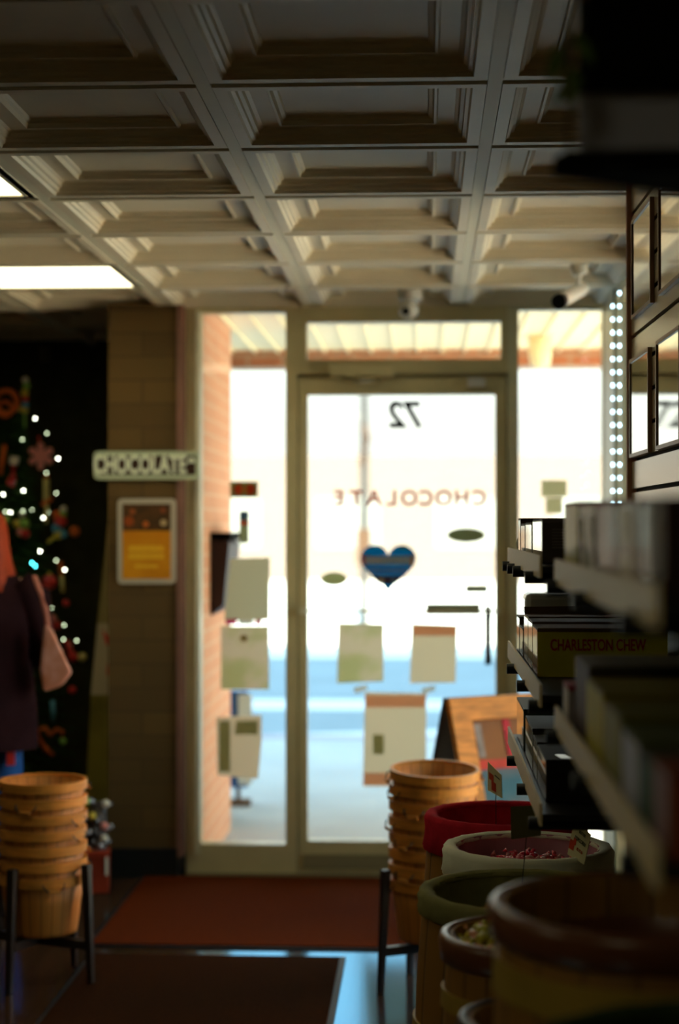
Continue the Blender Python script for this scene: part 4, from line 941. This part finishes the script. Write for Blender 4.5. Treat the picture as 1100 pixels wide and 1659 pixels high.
bm = bmesh.new(); prism(bm, [f(165, 1020, 7.655), f(176, 1032, 7.655), f(180, 1050, 7.655), f(172, 1045, 7.655)], (0, .004, 0)); prism(bm, [f(174, 1075, 7.655), f(184, 1080, 7.655), f(180, 1098, 7.655), f(172, 1092, 7.655)], (0, .004, 0)); link('red_mark', bm, om['red'], t)
bm = bmesh.new(); bx(bm, -.03, .14, .25, .33, -Pq[2].z, .012); link('panel_foot', bm, M['wooddark'], t)
# gift bag and tissue
gx = at(150, 855, 6.9).x
t = thing('gift_box', 'red gift box on the floor between basket stack and column', 'gift box', (gx, 6.98, 0), .15)
bm = bmesh.new(); bx(bm, -.065, .055, -.06, .06, 0, .165); link('box_body', bm, mat('gift_red', (.30, .035, .012), .45, var=.2), t, bevel=.004)
bm = bmesh.new(); bx(bm, -.068, .058, -.063, .063, .150, .170); link('lid', bm, mat('gift_red_lid', (.36, .04, .014), .45), t, bevel=.003)
bm = bmesh.new(); bx(bm, .040, .052, -.066, -.062, .075, .150); link('ribbon', bm, om['wht'], t)
t = thing('sweet_bouquet', 'bundle of silver and green wrapped sweets above the red gift box', 'gift', (gx+.012, 6.98, .1705))
bm = bmesh.new(); rnd = random.Random(5)
for k in range(26):
    p = Vector((rnd.uniform(-.05, .05), rnd.uniform(-.04, .04), rnd.uniform(.02, .2))); ball(bm, p, rnd.uniform(.010, .020), (1, 1, .8), 6)
tube(bm, [(0, 0, 0), (0, 0, .19)], .03, 8); link('foil_wraps', bm, mat('silver_foil', (.32, .30, .30), .25, metal=.6, var=.5, scale=25), t)
for dx, dz, c in ((-.045, .20, 'grn'), (-.02, .14, 'yel'), (.03, .10, 'rose'), (.035, .19, 'wht'), (.03, .05, 'wht')):
    bm = bmesh.new(); ball(bm, (dx, -.04, dz), .016, (1, 1, 1), 10); link('sweet', bm, om[c], t, True)

# ------------------------------------------------------------------ person with tote bag
def skin(name, verts, edges, radii, m, parent, sub=2, root=0):
    me = bpy.data.meshes.new(name); me.from_pydata(verts, edges, []); o = bpy.data.objects.new(name, me); COL.objects.link(o)
    me.materials.append(m); o.parent = parent
    md = o.modifiers.new('skin', 'SKIN'); md.use_smooth_shade = True
    for v, r in zip(me.skin_vertices[0].data, radii): v.radius = r if isinstance(r, tuple) else (r, r)
    me.skin_vertices[0].data[root].use_root = True
    s = o.modifiers.new('sub', 'SUBSURF'); s.levels = sub; s.render_levels = sub
    return o
pr_ = thing('person', 'person in dark plum coat and blue jeans seen from behind, red hair', 'person', (-1.70, 6.5, 0), .15)
V = [(0,0,.80),(0,0,1.0),(0,0,1.22),(0,0,1.31),(0,.01,1.37),(0,.02,1.45),(0,.02,1.50),
     (.09,0,.78),(.095,.01,.43),(.10,-.01,.08),(.10,.10,.03),
     (-.09,0,.78),(-.095,.01,.43),(-.10,-.01,.08),(-.10,.10,.03),
     (.16,0,1.25),(.225,.01,1.01),(.15,.21,.98),(.12,.28,.985),
     (-.16,0,1.25),(-.225,.01,1.01),(-.15,.21,.98),(-.12,.28,.985)]
E = [(0,1),(1,2),(2,3),(3,4),(4,5),(5,6),(0,7),(7,8),(8,9),(9,10),(0,11),(11,12),(12,13),(13,14),(2,15),(15,16),(16,17),(17,18),(2,19),(19,20),(20,21),(21,22)]
R = [.13,.12,.13,.05,.05,.085,.075,.08,.055,.035,.03,.08,.055,.035,.03,.05,.038,.028,.030,.05,.038,.028,.030]
for side in (1, -1):
    hi = 18 if side == 1 else 22
    for k in range(5):
        b0 = Vector(V[hi]); off = (-.024+.012*k) if k < 4 else -.03
        ln = (.060, .070, .066, .052, .045)[k]
        p0 = b0+Vector((-.006*side, .02, off)) if k < 4 else b0+Vector((-.012*side, 0, .028))
        i0 = len(V); V.append(tuple(p0)); V.append(tuple(p0+Vector((-.012*side, ln*.5, 0 if k < 4 else .014)))); V.append(tuple(p0+Vector((-.032*side, ln*.85, -.006 if k < 4 else .018))))
        E += [(hi, i0), (i0, i0+1), (i0+1, i0+2)]; R += [.010, .0085, .007]
skn = mat('skin', (.62, .36, .25), .55)
skin('body', V, E, R, skn, pr_)
coatm = mat('plum_coat', (.022, .009, .011), .9, var=.2, scale=10)
bm = bmesh.new()
rings_ = [(.225, .175, .64), (.222, .170, .80), (.20, .150, .98), (.205, .145, 1.12), (.20, .13, 1.22), (.15, .11, 1.29), (.085, .085, 1.325), (.075, .08, 1.35)]
prev = None
for rx_, ry_, z_ in rings_:
    rg_ = [bm.verts.new((rx_*math.cos(2*PI*i/32), ry_*math.sin(2*PI*i/32), z_)) for i in range(32)]
    if prev:
        for i in range(32): bm.faces.new([prev[i], prev[(i+1) % 32], rg_[(i+1) % 32], rg_[i]])
    prev = rg_
for s in (1, -1): tube(bm, [(s*.14, 0, 1.255), (s*.20, 0, 1.20), (s*.24, .01, 1.01), (s*.20, .11, .985), (s*.155, .20, .98)], [.07, .078, .066, .052, .045], 18)
co = link('coat', bm, coatm, pr_, True)
jm = mat('blue_denim', (.03, .11, .34), .85, var=.2, scale=20)
skin('jeans', [(0,0,.80),(.09,0,.76),(.098,.01,.43),(.102,-.005,.10),(-.09,0,.76),(-.098,.01,.43),(-.102,-.005,.10)], [(0,1),(1,2),(2,3),(0,4),(4,5),(5,6)], [.11,.085,.075,.062,.085,.075,.062], jm, pr_)
for s in (1, -1):
    bm = bmesh.new(); ball(bm, (s*.10, .06, .042), .05, (.95, 2.3, .84), 16); link('shoe', bm, M['wooddark'], pr_, True)
bm = bmesh.new(); lathe(bm, [(.001, 1.565), (.06, 1.555), (.10, 1.51), (.112, 1.45), (.118, 1.38), (.130, 1.32), (.145, 1.27), (.15, 1.235), (.13, 1.235), (.11, 1.30), (.09, 1.38)], 36, sy=.9, wob=lambda a, k: .006*math.sin(a*13+k)*(k > 3))
link('hair', bm, mat('copper_hair', (.34, .04, .006), .55, var=.25, scale=30, stretch=(4, 4, .5)), pr_, True)
bm = bmesh.new(); bx(bm, .115, .145, -.100, -.075, .585, .66); link('red_scarf_end', bm, om['red'], pr_)
fm = skn
for sx_ in (-1, 1):
    bm = bmesh.new(); ball(bm, (sx_*.03, .098, 1.46), .011, (1, .5, .8), 10); link('eye', bm, om['wht'], pr_, True)
    bm = bmesh.new(); ball(bm, (sx_*.088, .02, 1.45), .022, (.35, .7, 1.2), 10); link('ear', bm, skn, pr_, True)
bm = bmesh.new(); ball(bm, (0, .112, 1.435), .014, (.8, 1.1, 1.3), 10); link('nose', bm, skn, pr_, True)
bm = bmesh.new(); ball(bm, (0, .098, 1.400), .018, (1.3, .5, .35), 10); link('mouth', bm, om['rose'], pr_, True)
# tote bag hanging from the shoulder
tp = at(72, 985, 6.36); t = thing('tote_bag', 'pale pink tote bag hanging from the shoulder of the person', 'bag', tp)
g_ = lambda px_, py_, dd=0: at(px_, py_, 6.36+dd)-tp
bm = bmesh.new()
A_ = [g_(72, 1010), g_(84, 1018), g_(118, 1090), g_(100, 1112), g_(70, 1122), g_(64, 1085)]
B_ = [g_(75, 1014, .09), g_(84, 1020, .09), g_(112, 1088, .12), g_(98, 1108, .12), g_(72, 1116, .12), g_(68, 1085, .10)]
va = [bm.verts.new(p) for p in A_]; vb = [bm.verts.new(p) for p in B_]
bm.faces.new(va); bm.faces.new(vb[::-1])
for i in range(6): bm.faces.new([va[i], vb[i], vb[(i+1) % 6], va[(i+1) % 6]])
link('bag_body', bm, mat('pink_canvas', (.82, .46, .40), .8, c2=(.62, .24, .13), scale=9), t, bevel=.012)
bm = bmesh.new(); tube(bm, [g_(56, 935, .08), g_(66, 962), g_(73, 985), g_(78, 1014, .03)], .010, 8); tube(bm, [g_(56, 935, .1), g_(66, 962, .06), g_(72, 990, .09), g_(76, 1016, .08)], .008, 8); link('strap', bm, mat('pink_strap', (.50, .20, .15), .8), t)
